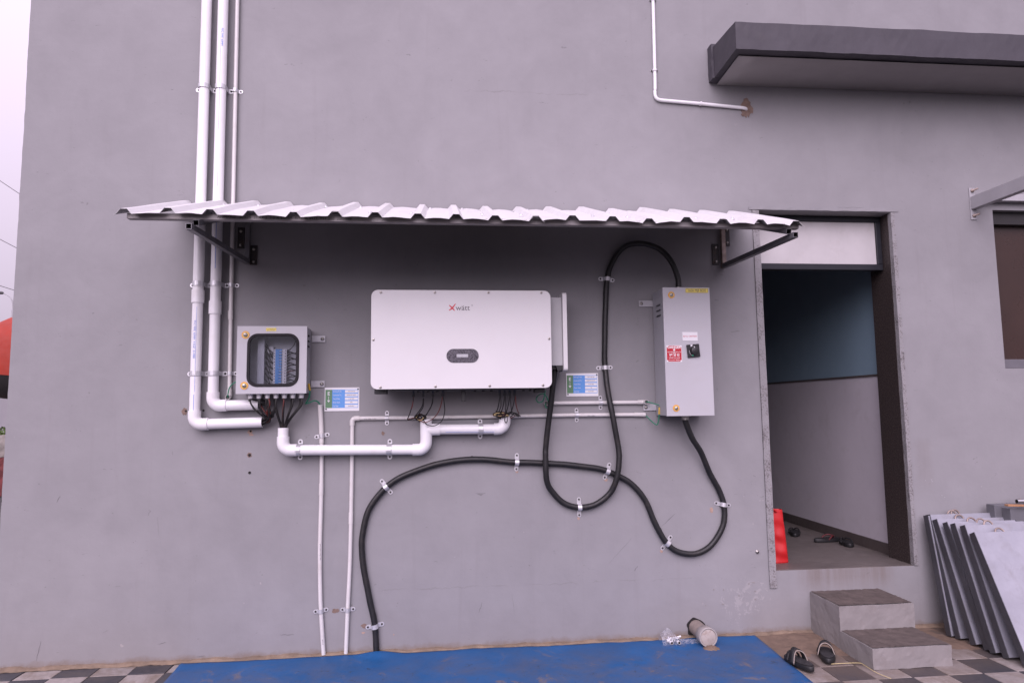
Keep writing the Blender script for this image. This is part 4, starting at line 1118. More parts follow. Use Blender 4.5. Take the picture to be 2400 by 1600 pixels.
for i, x in enumerate(CON[4:]):
    tx = .335 + i * .03
    cable(b4, [(x, -.19, 1.553), (x - .004, -.185, 1.52), (x * .4 + tx * .6, -.15, 1.475), (tx, -.11, 1.448), (.385, -.08, 1.43), (.394, -.066, 1.39)], .0030, 'wire_black')
    cable(b4, [(x + .004, -.19, 1.553), (x + .008, -.18, 1.50), (tx + .02 + i * .008, -.14, 1.458), (tx + .05, -.10, 1.44), (.395, -.07, 1.40)], .0026, 'wire_red' if i == 3 else 'wire_black')
cable(b4, [(.43, -.10, 1.452), (.462, -.11, 1.446), (.488, -.11, 1.428), (.47, -.105, 1.436), (.43, -.09, 1.455), (.40, -.08, 1.44)], .0028, 'wire_black')
cable(b4, [(.42, -.10, 1.45), (.45, -.11, 1.435), (.478, -.11, 1.425), (.455, -.105, 1.442)], .0028, 'wire_black')
cable(b4, [(.400, -.115, 1.44), (.405, -.12, 1.405), (.396, -.12, 1.388), (.388, -.12, 1.405), (.395, -.11, 1.44)], .0028, 'wire_black')

# ------------------------------------------------------------------ tall isolator box
mj = thing('isolator_box', 'tall narrow light grey switch box with yellow label and red danger sticker', 'electrical box', (1.547, -.12, 1.416))
mx0, mx1, mz0, mz1, md_ = 1.3935, 1.7000, 1.4165, 2.2295, -.240
MB().box(mx0 + .004, mx1 - .004, md_ + .020, -.012, mz0 + .003, mz1 - .003).build('body', 'box_grey_shaded', mj, bevel=.0025)
MB().box(mx0 + .010, mx1 - .010, md_ + .0165, md_ + .0205, mz0 + .008, mz1 - .008).build('door_seal', 'rubber_gasket', mj)
MB().box(mx0 - .001, mx1 + .001, md_, md_ + .0165, mz0, mz1).build('door', 'box_grey', mj, bevel=.002)
for z in (2.130, 2.096, 2.062):
    MB().add([(mx0 + .0035, -.170, z + .006), (mx0 + .0035, -.100, z + .006), (mx0 - .0045, -.100, z - .002), (mx0 - .0045, -.170, z - .002), (mx0 + .0035, -.170, z - .006), (mx0 + .0035, -.100, z - .006)], [(3, 2, 1, 0), (4, 5, 2, 3), (4, 3, 0), (2, 5, 1)], 0).build('louvre', 'inverter_dark', mj)
for x, z in ((1.4475, 2.180), (1.453, 1.466)):
    lk = MB().prism(disc(x, z, .0215, 24), md_ - .0025, md_ + .0005).build('lock', 'lock_orange', mj)
    MB().prism(disc(x, z, .0168, 24), md_ - .0031, md_ - .0024).build('lock_rim', 'lock_yellow', lk)
    MB().lathe([(0, .0125), (.006, .0115), (.009, .009), (.009, .0)], (x, md_ - .0025, z), (0, -1, 0), cap=False).build('lock_barrel', 'bolt_steel', lk)
    MB().obox((x, md_ - .0118, z), (1, 0, .5), (0, 1, 0), (-.5, 0, 1), .007, .0004, .0015).build('key_slot', 'screw_dark', lk)
lb = MB().prism(rr(1.5415, 1.6915, 2.1945, 2.2235, .004, 3), md_ - .0012, md_ + .0003).build('sticker', 'label_yellow', mj)
MB().frame(rr(1.5435, 1.6895, 2.1965, 2.2215, .004, 3), rr(1.5450, 1.6880, 2.1980, 2.2200, .003, 3), md_ - .0017, md_ - .0011).build('border', 'print_dark', lb)
text('lettering', '160A MJB BOX', .0235, 1.6165, md_ - .0018, 2.2090, 'print_dark', lb, 'CENTER', .80)
lb = MB().box(1.5085, 1.6120, md_ - .0010, md_ + .0003, 1.887, 1.946).build('sticker', 'label_white', mj)
MB().frame([(1.6115, 1.9455), (1.5090, 1.9455), (1.5090, 1.8875), (1.6115, 1.8875)], [(1.6100, 1.9440), (1.5105, 1.9440), (1.5105, 1.8890), (1.6100, 1.8890)], md_ - .0016, md_ - .0009).build('border', 'inverter_grey', lb)
text('lettering', '82 Kw CANTEEN', .0140, 1.5605, md_ - .0016, 1.9165, 'logo_red', lb, 'CENTER', .86)
# danger sticker
dg = MB().box(1.4030, 1.5030, md_ - .0009, md_ + .0003, 1.7550, 1.8595).build('danger_sticker', 'label_white', mj)
x0, x1, z0, z1, n_ = 1.4055, 1.5005, 1.7575, 1.8570, .0085
pl = [(x0 + n_, z0), (x1 - n_, z0), (x1 - n_, z0 + n_), (x1, z0 + n_), (x1, z1 - n_), (x1 - n_, z1 - n_), (x1 - n_, z1), (x0 + n_, z1), (x0 + n_, z1 - n_), (x0, z1 - n_), (x0, z0 + n_), (x0 + n_, z0 + n_)]
MB().prism(pl, md_ - .0014, md_ - .0008).build('red_field', 'label_red', dg)
yt = md_ - .0020
text('lettering', 'DANGER', .0215, 1.4535, yt, 1.8465, 'skull_white', dg, 'CENTER', .98, bold=.0007)
text('lettering', 'ELECTRIC', .0098, 1.4265, yt, 1.8315, 'logo_red', dg, 'CENTER', .75)
text('lettering', 'PRESSURE', .0098, 1.4805, yt, 1.8315, 'logo_red', dg, 'CENTER', .75)
text('lettering', '415/440', .0125, 1.4265, yt, 1.8165, 'skull_white', dg, 'CENTER', .85)
text('lettering', 'VOLTS', .0125, 1.4805, yt, 1.8165, 'skull_white', dg, 'CENTER', .85)
text('lettering', '\u0916 \u0924 \u0930\u093e', .0250, 1.4535, yt, 1.7970, 'skull_white', dg, 'CENTER', 1.0, bold=.0006)
text('lettering', '\u092c\u093f\u091c\u0932\u0940 \u0915\u093e \u0926\u092c\u093e\u0935', .0120, 1.4535, yt, 1.7790, 'skull_white', dg, 'CENTER', 1.0)
text('lettering', '\u096a\u0967\u096b/\u096a\u096a\u0966 \u0935\u094b\u0932\u094d\u091f\u0938', .0110, 1.4535, yt, 1.7655, 'skull_white', dg, 'CENTER', 1.0)
sk = MB().prism(disc(1.4535, 1.8310, .0070, 12), yt, yt + .0005)
sk.prism(rr(1.4498, 1.4572, 1.8215, 1.8270, .001, 2), yt, yt + .0005)
for s_ in (-1, 1):
    sk.obox((1.4535, yt, 1.8140), (1, 0, s_ * .75), (0, 1, 0), (-s_ * .75, 0, 1), .0105, .0004, .0013)
sk.build('skull_mark', 'skull_white', dg)
# rotary switch
cx, cz, ra = 1.576, 1.8245, math.radians(5)
sw = MB().obox((cx, md_ - .006, cz), (math.cos(ra), 0, math.sin(ra)), (0, 1, 0), (-math.sin(ra), 0, math.cos(ra)), .0405, .006, .0410).build('rotary_switch', 'black_plastic', mj, bevel=.003)
MB().lathe([(0, .0270), (.012, .0262), (.024, .0235), (.025, 0)], (cx + .003, md_ - .012, cz - .001), (0, -1, 0), n=28, cap=False).build('knob', 'black_plastic', sw, bevel=.001)
MB().obox((cx + .003, md_ - .030, cz - .001), (math.sin(.35), 0, math.cos(.35)), (0, 1, 0), (math.cos(.35), 0, -math.sin(.35)), .022, .006, .0052).build('handle', 'black_plastic', sw, bevel=.002)
MB().obox((cx - .0035, md_ - .0365, cz + .0215), (math.sin(-.5), 0, math.cos(-.5)), (0, 1, 0), (math.cos(-.5), 0, -math.sin(-.5)), .0052, .0006, .0018).build('pointer_mark', 'label_white', sw)
MB().prism([(cx - .020, cz + .0375), (cx - .006, cz + .0385), (cx - .008, cz + .029), (cx - .018, cz + .025)], md_ - .0127, md_ - .0121).build('white_mark', 'label_white', sw)
MB().prism([(cx - .012, cz - .033), (cx + .000, cz - .0335), (cx - .001, cz - .0275), (cx - .013, cz - .026)], md_ - .0127, md_ - .0121).build('green_mark', 'switch_green', sw)
mb = MB()
pts = [(cx + .003 + .0315 * math.cos(a), md_ - .0124, cz - .001 + .0315 * math.sin(a)) for a in [math.radians(175 + 8 * i) for i in range(9)]]
mb.tube(pts, .0011, n=5).build('scale_arc', 'label_white', sw)
for z, x0 in ((2.139, 1.304), (1.452, 1.313)):
    tb = MB().box(x0, mx0 + .006, -.010, -.007, z, z + .042).build('mounting_tab', 'box_grey', mj, bevel=.001)
    MB().lathe([(0, .011), (.004, .011), (.004, .0085), (.009, .0075), (.0095, 0)], (x0 + .016, -.010, z + .021), (0, -1, 0), n=12, cap=False).build('bolt', 'bolt_steel', tb)
MB().cyl((1.540, -.12, mz1 - .004), (1.540, -.12, mz1 + .020), .024, n=20).build('cable_gland', 'bolt_steel', mj, bevel=.002)
MB().cyl((1.552, -.12, mz0 + .004), (1.552, -.12, mz0 - .026), .024, n=20).build('cable_gland', 'bolt_steel', mj, bevel=.002)

# ------------------------------------------------------------------ heavy black cables
C1 = [(0.700, -.160, 1.760), (0.703, -.155, 1.703), (0.692, -.138, 1.602), (0.675, -.092, 1.419), (0.655, -.064, 1.236), (0.651, -.062, 1.180), (0.654, -.058, 1.075), (0.664, -.044, 1.005), (0.694, -.03, 0.949), (0.768, -.021, 0.874), (0.871, -.021, 0.842), (0.976, -.021, 0.858), (1.070, -.032, 0.930), (1.110, -.056, 1.023), (1.125, -.062, 1.125), (1.124, -.060, 1.228), (1.094, -.066, 1.413), (1.073, -.05, 1.555), (1.060, -.021, 1.735), (1.061, -.021, 1.888), (1.073, -.021, 2.130), (1.090, -.021, 2.324), (1.134, -.022, 2.451), (1.212, -.03, 2.540), (1.317, -.05, 2.560), (1.425, -.08, 2.520), (1.500, -.11, 2.427), (1.536, -.12, 2.32), (1.540, -.12, 2.235)]
C2 = [(1.552, -.12, 1.410), (1.556, -.12, 1.371), (1.606, -.10, 1.267), (1.671, -.07, 1.172), (1.739, -.035, 1.036), (1.798, -.021, 0.929), (1.828, -.021, 0.827), (1.818, -.021, 0.715), (1.764, -.021, 0.615), (1.695, -.021, 0.554), (1.607, -.021, 0.528), (1.502, -.021, 0.550), (1.427, -.021, 0.616), (1.364, -.021, 0.729), (1.301, -.021, 0.877), (1.217, -.021, 0.981), (1.104, -.021, 1.049), (0.981, -.021, 1.088), (0.745, -.021, 1.120), (0.473, -.021, 1.135), (0.233, -.021, 1.158), (0.049, -.021, 1.149), (-0.133, -.021, 1.107), (-0.276, -.021, 1.051), (-0.374, -.021, 0.974), (-0.454, -.021, 0.860), (-0.492, -.021, 0.713), (-0.496, -.021, 0.625), (-0.481, -.021, 0.493), (-0.445, -.021, 0.319), (-0.413, -.021, 0.163), (-0.402, -.021, 0.010)]
rk = .0185
def worn(P, seed):
    pts = spline(P, 10)
    out, rad = [], []
    for i, p in enumerate(pts):
        f = min(1.0, i / 8, (len(pts) - 1 - i) / 8)
        n = noise.noise_vector(Vector((p.x * 6 + seed, p.z * 6, seed)))
        out.append(p + Vector((n.x * .004, 0, n.z * .004)) * f)
        rad.append(rk * (1 + .05 * noise.noise(Vector((p.x * 15, p.z * 15, seed)))))
    return out, rad
t = thing('power_cable', 'heavy black cable looping from the inverter down and up over into the tall box top', 'cable', (0.871, 0, 0.842))
MB().tube(*worn(C1, 2.0), n=16).build('cable', 'cable_black', t)
clamp(t, 1.0895, 2.322, math.radians(84), rk, -.021, w=.026, tab=.022)
clamp(t, 1.0600, 1.735, math.radians(92), rk, -.021, w=.026, tab=.022)
clamp(t, .8710, .842, math.radians(0), rk, -.021, w=.026, tab=.030)
t = thing('power_cable', 'heavy black cable snaking from the tall box bottom leftwards and down to the mat', 'cable', (-0.402, 0, 0.0))
MB().tube(*worn(C2, 5.0), n=16).build('cable', 'cable_black', t)
for x, z, a in ((-.350, 1.000, math.radians(38)), (.472, 1.135, math.radians(-3)), (1.060, 1.066, math.radians(-22)), (1.440, .602, math.radians(-40)), (1.826, .836, math.radians(80)), (-.414, .165, math.radians(100))):
    clamp(t, x, z, a, rk, -.021, w=.026, tab=.024)

# ------------------------------------------------------------------ awning over the inverter
aw = thing('awning', 'white corrugated metal awning on two dark steel brackets over the inverter', 'awning', (0.18, 0, 2.45))
YF, YR = -.850, -.020
def zplane(y): return 2.482 + (y - YF) * .355
CX = [-1.604 + .2102 * i for i in range(18)]
rj = random.Random(21)
dz = [rj.uniform(-.004, .010) for _ in range(19)]
CX = [c + rj.uniform(-.007, .007) for c in CX]
CRW, CRB, CRH = .016, .038, .027
def profile(i0, i1, left, right):
    """trapezoidal sheet cross-section from crest i0 to crest i1"""
    pts = []
    for i in range(i0, i1 + 1):
        c = CX[i]
        lo = dz[i]
        if i > i0 or left:
            pts += [(c - CRB, lo)]
        if i == i0 and not left:
            pass
        pts += [(c - CRW, CRH + lo), (c + CRW, CRH + lo)]
        if i < i1 or right:
            pts += [(c + CRB, lo)]
        if i < i1:
            n = CX[i + 1]; m_ = (c + n) / 2; h = rj.uniform(.0025, .0075)
            pts += [(m_ - .045, lo * .6 + h * .55), (m_ - .018, lo * .5 + h), (m_ + .018, dz[i + 1] * .5 + h), (m_ + .045, dz[i + 1] * .6 + h * .5)]
    if left: pts = [(CX[i0] - CRB - .010, dz[i0] - .004)] + pts
    if right: pts += [(CX[i1] + CRB + .010, dz[i1] - .004)]
    return pts
def sheet(i0, i1, left, right, lift, y0, y1):
    pr = profile(i0, i1, left, right)
    mb = MB()
    ny = 10
    def f(u, v):
        k = u * (len(pr) - 1); i = int(round(k))
        x, z = pr[i]
        y = y0 + (y1 - y0) * v
        return (x, y, zplane(y) + z + lift - .006 * (1 - v) ** 3 + .006 * noise.noise(Vector((x * 2, y * 3, 5))) * (1 - v))
    mb.grid(f, len(pr) - 1, ny, 0, False)
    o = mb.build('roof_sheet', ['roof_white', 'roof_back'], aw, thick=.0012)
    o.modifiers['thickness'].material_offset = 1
    return o
sheet(0, 5, True, True, .0030, YF, YR)
sheet(5, 10, False, True, .0000, YF - .004, YR + .004)
sheet(10, 15, True, False, .0032, YF + .003, YR - .006)
sheet(15, 17, False, True, .0002, YF - .006, YR - .002)
for i in range(18):
    for y, off in ((-.60, -.056), (-.13, .052)):
        if (i + (y < -.3)) % 3 == 0: continue
        x = CX[i] + off + rj.uniform(-.01, .01)
        z = zplane(y) + .008
        MB().lathe([(0, .012), (.003, .011), (.003, .0065), (.009, .0060), (.009, 0)], (x, y, z), (0, -.33, 1), n=8, cap=False).build('roof_screw', 'galvanised', aw)
pu = MB().box(-1.606, 2.012, -.800, -.762, 2.469, 2.4985).build('purlin', 'steel_purlin', aw, bevel=.002)
text('lettering', 'ANMARD   50X25  31.4X 2  1.2 X 3.0MM  RHS  IS 4923  YST 210  20C/250', .019, -1.16, -.8012, 2.4835, 'screw_dark', pu, 'LEFT', 1.15)
MB().box(-1.606, 1.98, -.14, -.10, 2.709, 2.737).build('purlin', 'steel_primer', aw, bevel=.002)
def hollow_bar(mb, p0, p1, w, side, m=0):
    """square tube, open and dark at p1"""
    p0, p1 = Vector(p0), Vector(p1)
    d = (p1 - p0).normalized(); a = Vector(side).normalized(); b = d.cross(a).normalized(); a = b.cross(d)
    h = w / 2; q = h * .84
    def ringpts(p, s): return [p + a * s * i + b * s * j for i, j in ((-1, -1), (1, -1), (1, 1), (-1, 1))]
    vs = ringpts(p0, h) + ringpts(p1, h) + ringpts(p1, q) + ringpts(p1 - d * .12, q)
    mb.add(vs, [(3, 2, 1, 0)] + [(i, (i + 1) % 4, 4 + (i + 1) % 4, 4 + i) for i in range(4)] + [(4 + i, 4 + (i + 1) % 4, 8 + (i + 1) % 4, 8 + i) for i in range(4)], m)
    mb.add(vs, [(8 + i, 8 + (i + 1) % 4, 12 + (i + 1) % 4, 12 + i) for i in range(4)] + [(12, 13, 14, 15)], 1)
    return mb
for s_, xp in ((1, -1.222), (-1, 1.900)):
    up_ = MB().bar((xp, -.016, 2.405), (xp, -.016, 2.735), .028, .028, (1, 0, 0)).build('wall_post', 'steel_primer' if s_ > 0 else 'steel_rusty', aw, bevel=.002)
    za = lambda y: zplane(y) - .036
    hollow_bar(MB(), (xp, -.03, za(-.03) - .012), (xp - s_ * .030, -.838, 2.441), .030, (1, 0, 0)).build('rafter', ['steel_primer', 'hole_dark'], aw)
    hollow_bar(MB(), (xp, -.02, 2.418), (xp - s_ * .058, -.858, 2.418), .030, (1, 0, 0)).build('strut', ['steel_primer', 'hole_dark'], aw)
    for px, pz0, pz1 in ((xp - s_ * .045, 2.505, 2.640), (xp + s_ * .036, 2.400, 2.525)) if s_ > 0 else ((xp - s_ * .032, 2.560, 2.695), (xp + s_ * .052, 2.428, 2.572)):
        pt = MB().box(px - .021, px + .021, -.008, -.001, pz0, pz1).build('wall_plate', 'steel_black', aw, bevel=.001)
        for q in (pz0 + .020, pz1 - .026):
            MB().lathe([(0, .009), (.006, .0085), (.012, .006), (.012, 0)], (px, -.008, q), (0, -1, 0), n=10, cap=False).build('bolt', 'bolt_steel', pt)

# ------------------------------------------------------------------ bracket frame of the window awning, at the right edge
wb = thing('window_awning_frame', 'grey painted steel bracket arm projecting beside the brown window', 'bracket', (3.77, 0, 2.89))
MB().box(3.748, 3.792, -.007, -.001, 2.772, 3.003).build('wall_plate', 'steel_painted', wb, bevel=.001)
MB().box(3.752, 3.800, -.95, -.0075, 2.846, 2.938).build('arm', 'steel_painted', wb, bevel=.003)
MB().box(3.801, 5.25, -.052, -.004, 2.900, 2.949).build('cross_rail', 'steel_painted', wb, bevel=.003)
MB().box(5.251, 5.30, -.95, -.0075, 2.846, 2.938).build('arm', 'steel_painted', wb, bevel=.003)
for z in (2.982, 2.800):
    MB().lathe([(0, .013), (.008, .013), (.008, .007), (.052, .006), (.052, 0)], (3.770, -.007, z), (0, -1, 0), n=10, cap=False).build('anchor_bolt', 'steel_rusty', wb)

# ------------------------------------------------------------------ leaning steel panels
PAN = [(3.196, -.185, .000, .730), (3.211, -.245, -.045, .733), (3.219, -.362, -.100, .707), (3.228, -.457, -.180, .700), (3.222, -.507, -.255, .706), (3.232, -.591, -.325, .705), (3.232, -.732, -.400, .670)]
PL = ['rearmost leaning steel panel of the row, nearest the wall beside the steps', 'second leaning steel panel counting from the wall', 'third leaning steel panel counting from the wall', 'middle leaning steel panel of the row of seven, fourth from the wall', 'third leaning steel panel counting from the front', 'second leaning steel panel counting from the front', 'frontmost leaning steel panel with its pale face showing']
for i, (x, yb, yt_, zt) in enumerate(PAN):
    t = thing('metal_tray', PL[i], 'steel panel', (x, yb, 0), 'steel panels leaning in a row at the right')
    yt_ = min(yt_, -.048)
    d = Vector((0, yt_ - yb, zt)); L = d.length; d.normalize()
    n = Vector((0, -d.z, d.y))                       # out of the front face
    if n.y > 0: n = -n
    a = Vector((1, 0, 0)); W_, T_ = .48, .046
    base = Vector((x, yb, .0015)) + n * 0.0
    o_ = base + a * W_ / 2 + d * L / 2 + n * T_ / 2
    # shallow tray: rim plus a sheet set a little behind the rim
    MB().obox(o_ - n * .0015, a, d, n, W_ / 2 - .002, L / 2 - .002, T_ / 2 - .0016).build('sheet', 'steel_galv_sheet', t, bevel=.0015)
    MB().obox(base + d * L / 2 + n * T_ / 2 - a * .0002, a, d, n, .0020, L / 2, T_ / 2).build('side_edge', 'steel_edge_shaded', t, bevel=.001)
    MB().obox(base + a * W_ + d * L / 2 + n * T_ / 2, a, d, n, .0020, L / 2, T_ / 2).build('side_edge', 'steel_edge_shaded', t, bevel=.001)
    rc_ = base + a * (.19 + .012 * math.sin(i * 2.1)) + d * (L - .004) + n * T_ * .4
    MB().tube([rc_ + a * .030 * math.cos(math.pi * k / 12) + d * .030 * math.sin(math.pi * k / 12) for k in range(13)], .0055, n=8).build('lifting_ring', 'steel_rusty', t)
for k, (x, yb, zt, lab) in enumerate(((3.640, -.10, .800, 'grey steel panel standing upright against the wall behind the leaning row, rear one'), (3.690, -.17, .785, 'grey steel panel standing upright against the wall behind the leaning row, front one'))):
    t = thing('metal_tray', lab, 'steel panel', (x, yb, 0))
    MB().box(x, x + .62, yb - .035, yb + .035, .001, zt).build('sheet', 'steel_mid', t, bevel=.002)
    MB().box(x + .075 + .05 * k, x + .083 + .05 * k, yb - .045, yb - .0352, .02, zt - .02).build('rib', 'steel_galv_sheet', t)
    MB().tube([Vector((x + .22 + .03 * math.cos(math.pi * q / 12), yb, zt - .002 + .03 * math.sin(math.pi * q / 12))) for q in range(13)], .0055, n=8).build('lifting_ring', 'steel_rusty', t)
o = MB().bar((3.66, -.21, .8095), (3.96, -.24, .8000), .030, .012, (0, 1, 0)).build('wooden_batten', 'wood_batten', bevel=.001)
tag(o, 'thin brown wooden batten lying on top of the upright steel panels', 'batten')
t = thing('steel_tube', 'short shiny steel tube lying across the upright panels at the right edge', 'tube', (3.88, -.15, .83))
MB().pipe((3.790, -.150, .8225), (4.20, -.150, .8225), .0145, open0=True, n=18).build('tube', ['chrome', 'hole_dark'], t)

# ------------------------------------------------------------------ footwear
def footprint(L, W, n=26):
    out = []
    for i in range(n):
        a = 2 * math.pi * i / n
        y = math.cos(a); x = math.sin(a)
        w = W / 2 * (1.0 + .16 * y) * (1 - .12 * math.exp(-((y + .15) / .35) ** 2))
        out.append((x * w + .006 * (1 - y * y), y * L / 2))
    return out
def sandal(label, loc, rot, L=.25, W=.095, strap='cross', mats=('sandal_black', 'sandal_grey', 'sandal_black'), z0=0.0, tilt=0.0, group=None):
    t = thing('sandal', label, 'sandal', (loc[0], loc[1], z0), group)
    Rm = Matrix.Rotation(rot, 4, 'Z') @ Matrix.Rotation(tilt, 4, 'Y')
    T = Matrix.Translation((loc[0], loc[1], z0)) @ Rm
    def put(mb):
        mb.v = [T @ v for v in mb.v]
        return mb
    fp = footprint(L, W)
    mb = MB()
    n = len(fp)
    lay = [(0.0, .96), (.004, 1.0), (.020, .985), (.024, .95)]
    vs = []
    for h, s_ in lay:
        for (x, y) in fp:
            vs.append((x * s_, y * s_, h + (.010 * max(0, -y / L) if h > .01 else 0)))
    mb.add(vs, [(j * n + i, j * n + (i + 1) % n, (j + 1) * n + (i + 1) % n, (j + 1) * n + i) for j in range(len(lay) - 1) for i in range(n)], 0, True)
    mb.add(vs[:n], [tuple(range(n))]); mb.add(vs[-n:], [tuple(range(n))])
    put(mb).build('sole', mats[0], t)
    mb = MB()
    vs = [(x * .86, y * .9, .0262 + .010 * max(0, -y / L)) for x, y in fp]
    mb.add(vs, [tuple(range(n))]); put(mb).build('footbed', mats[1], t)
    def band(p0, pm, p1, w, mat, th=.004):
        c = spline([p0, ((p0[0] * .62 + pm[0] * .38), (p0[1] + pm[1]) / 2, p0[2] + (pm[2] - p0[2]) * .78), pm, ((p1[0] * .62 + pm[0] * .38), (p1[1] + pm[1]) / 2, p1[2] + (pm[2] - p1[2]) * .78), p1], 6)
        mb = MB(); vs = []
        for i, p in enumerate(c):
            ww = w if isinstance(w, (int, float)) else w[0] + (w[1] - w[0]) * abs(i / (len(c) - 1) * 2 - 1)
            vs += [p + Vector((0, -ww / 2, 0)), p + Vector((0, ww / 2, 0))]
        mb.add(vs, [(2 * i, 2 * i + 1, 2 * i + 3, 2 * i + 2) for i in range(len(c) - 1)], 0, True)
        put(mb).build('strap', mat, t, thick=th)
    if strap == 'cross':
        band((-W * .48, .005, .012), (0, .030, .082), (W * .48, .005, .012), .034, mats[2])
        band((-W * .485, -.018, .014), (-.004, .002, .078), (W * .485, -.018, .014), .0045, mats[3] if len(mats) > 3 else mats[2], .005)
        band((-W * .46, .050, .014), (0, .062, .058), (W * .46, .050, .014), .022, mats[2])
    else:
        for s_ in (-1, 1):
            c = spline([(s_ * W * .46, -.020, .018), (s_ * W * .40, .012, .040), (s_ * W * .18, .045, .046), (0, .066, .028)], 6)
            put(MB().tube(c, .0052, n=8)).build('strap', mats[2], t)
        put(MB().tube([(0, .066, .020), (0, .066, .032)], .004, n=8)).build('toe_post', mats[2], t)
    return t
sandal('left black sandal of the pair on the pavement, half on the blue mat', (2.012, -.548), math.radians(8), .235, .098, 'cross', ('sandal_black', 'sandal_bed', 'sandal_black', 'sandal_trim'), z0=.010)
sandal('right black sandal of the pair on the pavement, beside the steps', (2.232, -.450), math.radians(-24), .235, .098, 'cross', ('sandal_black', 'sandal_bed', 'sandal_black', 'sandal_trim'), z0=.008)
zi = DZ0 + .001
sandal('black slipper farthest back inside the doorway, beside the red bag', (2.93, 1.18), math.radians(-25), .25, .095, 'thong', ('sandal_black', 'sandal_black', 'sandal_black'), zi)
sandal('black slipper with a red strap inside the doorway, lying sideways by the skirting', (3.035, .865), math.radians(-78), .25, .090, 'thong', ('sandal_black', 'sandal_black', 'strap_red'), zi)
sandal('plain black slipper inside the doorway, nearest the entrance', (3.095, .70), math.radians(-15), .20, .092, 'thong', ('sandal_black', 'sandal_black', 'sandal_black'), zi)

# ------------------------------------------------------------------ red bag in the doorway
t = thing('shopping_bag', 'bright red upright bag standing just inside the doorway', 'bag', (2.26, .24, DZ0))
def bag(u, v):
    a = u * 2 * math.pi
    w, dpt = .115, .055
    cs, sn = math.cos(a), math.sin(a)
    k = 5.0
    q = (abs(cs) ** k + abs(sn) ** k) ** (-1 / k)
    tap = 1 - .06 * v
    z = zi + .355 * v + (.030 * max(0, -cs) * v)
    cr = .006 * math.sin(z * 60 + 2 * cs) + .008 * noise.noise(Vector((cs * 2, sn * 2, z * 12)))
    return (2.255 + (cs * q * w + .5 * cr) * tap - .012 * v, .245 + (sn * q * dpt + cr) * (tap - .45 * v * v), z)
o = MB().grid(bag, 64, 30).build('bag_body', 'bag_red', t, weld=True, thick=.002)
MB().tube(spline([(2.20, .225, .76), (2.21, .20, .785), (2.25, .195, .775), (2.30, .21, .742)], 6), .006, n=8).build('handle', 'bag_red', t)

# ------------------------------------------------------------------ drain stub and plastic bag on the mat
t = thing('drain_pipe', 'dirty capped white drain pipe stub poking from the wall foot over the mat', 'pipe', (1.616, -.12, 0))
MB().cyl((1.616, .02, .066), (1.616, -.17, .067), .0465, n=28).build('pipe', 'drain_dirty', t)
MB().lathe([(0, .0500), (.006, .0575), (.068, .0575), (.072, .0560), (.072, .0500), (.066, .0495)], (1.616, -.142, .0675), (0, -1, .03), n=32, cap=False).build('collar', 'drain_pvc', t)
MB().lathe([(0, .0497), (.004, .049), (.006, .045), (.007, 0)], (1.616, -.206, .0695), (0, -1, .03), n=28, cap=False).build('end_cap', 'drain_cap', t)
rim = [(1.616 + .060 * math.cos(a) * (1 + .12 * math.sin(5 * a + 1)), .064 + .060 * math.sin(a) * (1 + .12 * math.sin(4 * a))) for a in [2 * math.pi * i / 30 for i in range(30)]]
MB().prism(rim, -.003, .0).build('wall_hole', 'hole_dark', t)
MB().grid(lambda u, v: (1.560 + .125 * u + .006 * noise.noise(Vector((u * 6, v * 6, 4))), -.185 - .095 * v + .008 * noise.noise(Vector((u * 6, v * 6, 9))), .004 + .024 * math.sin(math.pi * u) * math.sin(math.pi * v) + .006 * noise.noise(Vector((u * 9, v * 9, 1)))), 16, 12).build('cement_lump', 'earth_dirt', t)
t = thing('plastic_bag', 'clear plastic pouch of small white fixings lying by the drain pipe', 'bag', (1.47, -.08, .01))
def pouch(u, v):
    x = 1.352 + .245 * u
    lim = .085 * (1 - .75 * u) + .012
    y = -.045 - .055 * u - lim * v
    hh = (.070 * math.exp(-((u - .18) / .20) ** 2) + .016) * math.sin(math.pi * min(1, v * 1.02)) ** .7
    return (x, y, .012 + hh + .010 * noise.noise(Vector((u * 12, v * 9, 2))) * min(1, 4 * v * (1 - v) + .1))
MB().grid(pouch, 40, 18, 0, False).build('film', 'plastic_film', t)
rnd = random.Random(8)
for i in range(14):
    x = 1.385 + rnd.uniform(0, .10); y = -.075 - rnd.uniform(0, .05); z = .022 + rnd.uniform(0, .022)
    a = rnd.uniform(0, 3.1)
    v = Vector((math.cos(a), math.sin(a), rnd.uniform(-.3, .3))) * .014
    MB().pipe(Vector((x, y, z)) - v, Vector((x, y, z)) + v, .0058, True, True, n=10).build('fixing', ['label_white', 'screw_dark'], t)
for x in (1.405, 1.452):
    MB().pipe((x, -.125, .024), (x, -.150, .026), .0098, True, True, n=14).build('fixing', ['label_white', 'screw_dark'], t)
o = MB().tube(spline([(2.20, -.555, .008), (2.27, -.548, .006), (2.36, -.566, .010), (2.372, -.60, .009), (2.376, -.70, .006), (2.40, -.79, .006)], 8), .0015, n=6).build('string', 'string_yellow')
tag(o, 'thin yellow string on the ground between the right sandal and the steps', 'string')
t = thing('wall_bolt', 'single steel bolt sticking out of the wall left of the doorway', 'bolt', (2.050, 0, .524))
MB().lathe([(0, .013), (.002, .013), (.002, .008), (.012, .0075), (.012, 0)], (2.050, -.001, .524), (0, -1, 0), n=12, cap=False).build('bolt_head', 'bolt_steel', t)
MB().prism(disc(2.050, .524, .0045, 8), -.0145, -.0125).build('bolt_core', 'hole_dark', t)

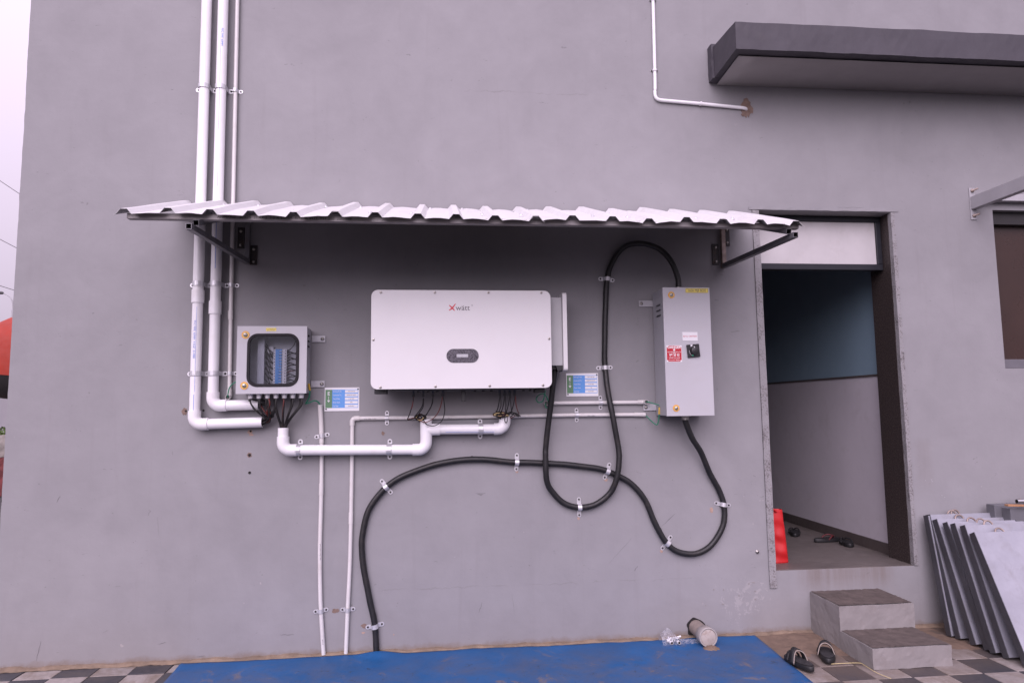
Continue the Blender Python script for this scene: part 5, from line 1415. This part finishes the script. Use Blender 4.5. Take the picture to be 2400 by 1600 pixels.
# ------------------------------------------------------------------ what shows past the left corner
t = thing('mixer_drum', 'rounded orange red metal drum with a black underside beyond the left wall corner', 'drum', (-7.15, 8.6, 0))
ax = Vector((.10, 0, 1)).normalized()
MB().lathe([(.78, 0.02), (.76, .28), (.66, .58), (.48, .82), (.2, .97), (-.1, 1.0), (-.34, .98)], (-7.10, 8.6, 2.46), ax, n=48, cap=False).build('drum_shell', 'drum_orange', t)
MB().lathe([(-.34, .97), (-.5, .90), (-.64, .78), (-.74, .60)], (-7.10, 8.6, 2.46), ax, n=48).build('drum_base', 'drum_black', t)
for s_ in (-1, 1):
    for q in (-1, 1):
        MB().bar((-7.05 + s_ * .35, 8.6 + q * .35, 0), (-7.08 + s_ * .30, 8.6 + q * .30, 1.8), .1, .1, (1, 0, 0)).build('leg', 'drum_black', t)
o = MB().box(-30, -6.5, 20, 20.3, 0, 3.0).build('boundary_wall', 'far_wall')
tag(o, 'plain grey lilac wall far behind the left corner', 'wall')
t = thing('stone_bank', 'rough grey stone bank topped with green plants past the left corner', 'bank', (-8.8, 10, 0))
MB().rough_box(-11, -7.6, 9.6, 10.4, .66, 1.07, .12, .05, 4, fr=2.5).build('stone_course', 'far_stone', t)
MB().rough_box(-11, -7.6, 9.5, 10.5, -.03, .655, .12, .04, 6, fr=2.5).build('brick_course', 'far_red', t)
lv = MB()
rnd = random.Random(4)
for i in range(1500):
    x = rnd.uniform(-10.9, -7.7); y = rnd.uniform(9.6, 10.3); z = 1.05 + rnd.random() ** 2 * .16
    p = Vector((x, y, z)); a = Vector((rnd.uniform(-1, 1), rnd.uniform(-1, 1), rnd.uniform(-.3, 1))).normalized() * rnd.uniform(.03, .07)
    b = a.orthogonal().normalized() * .022
    lv.add([p, p + a * .5 + b, p + a, p + a * .5 - b], [(0, 1, 2, 3)])
lo = lv.build('foliage', 'leaf_green', t)
lo['kind'] = 'stuff'
t = thing('street_lamp', 'distant grey street lamp with a curved arm against the white sky', 'street lamp', (-17.35, 25, 0))
MB().cyl((-17.35, 25, 0), (-17.36, 25, 5.7), .07, .05, n=12).build('pole', 'steel_painted', t)
MB().tube(spline([(-17.36, 25, 5.6), (-17.38, 25, 5.95), (-17.46, 25, 6.18), (-17.60, 25, 6.31), (-17.78, 25, 6.40)], 6), .022, n=8).build('arm', 'steel_painted', t)
MB().tube(spline([(-17.38, 25, 5.95), (-17.35, 25, 6.12), (-17.30, 25, 6.20)], 6), .02, n=8).build('arm', 'steel_painted', t)
MB().lathe([(0, .03), (.06, .06), (.25, .07), (.36, .02)], (-17.74, 25, 6.39), (-1, 0, .1), n=12).build('lamp_head', 'inverter_dark', t)
for k, (z0, sl) in enumerate(((10.029, -.706), (7.902, -.561), (6.201, -.350))):
    xs_ = -16.2
    pts = [(xs_ + d_, 22, z0 + sl * d_ + .012 * d_ * d_) for d_ in (-12, -8, -4, -2, 0, 2, 4, 6)]
    o = MB().tube(pts, .013, n=6).build('overhead_wire', 'line_dark')
    tag(o, ('highest', 'middle', 'lowest')[k] + ' of three overhead wires crossing the sky at the left edge', 'wire')
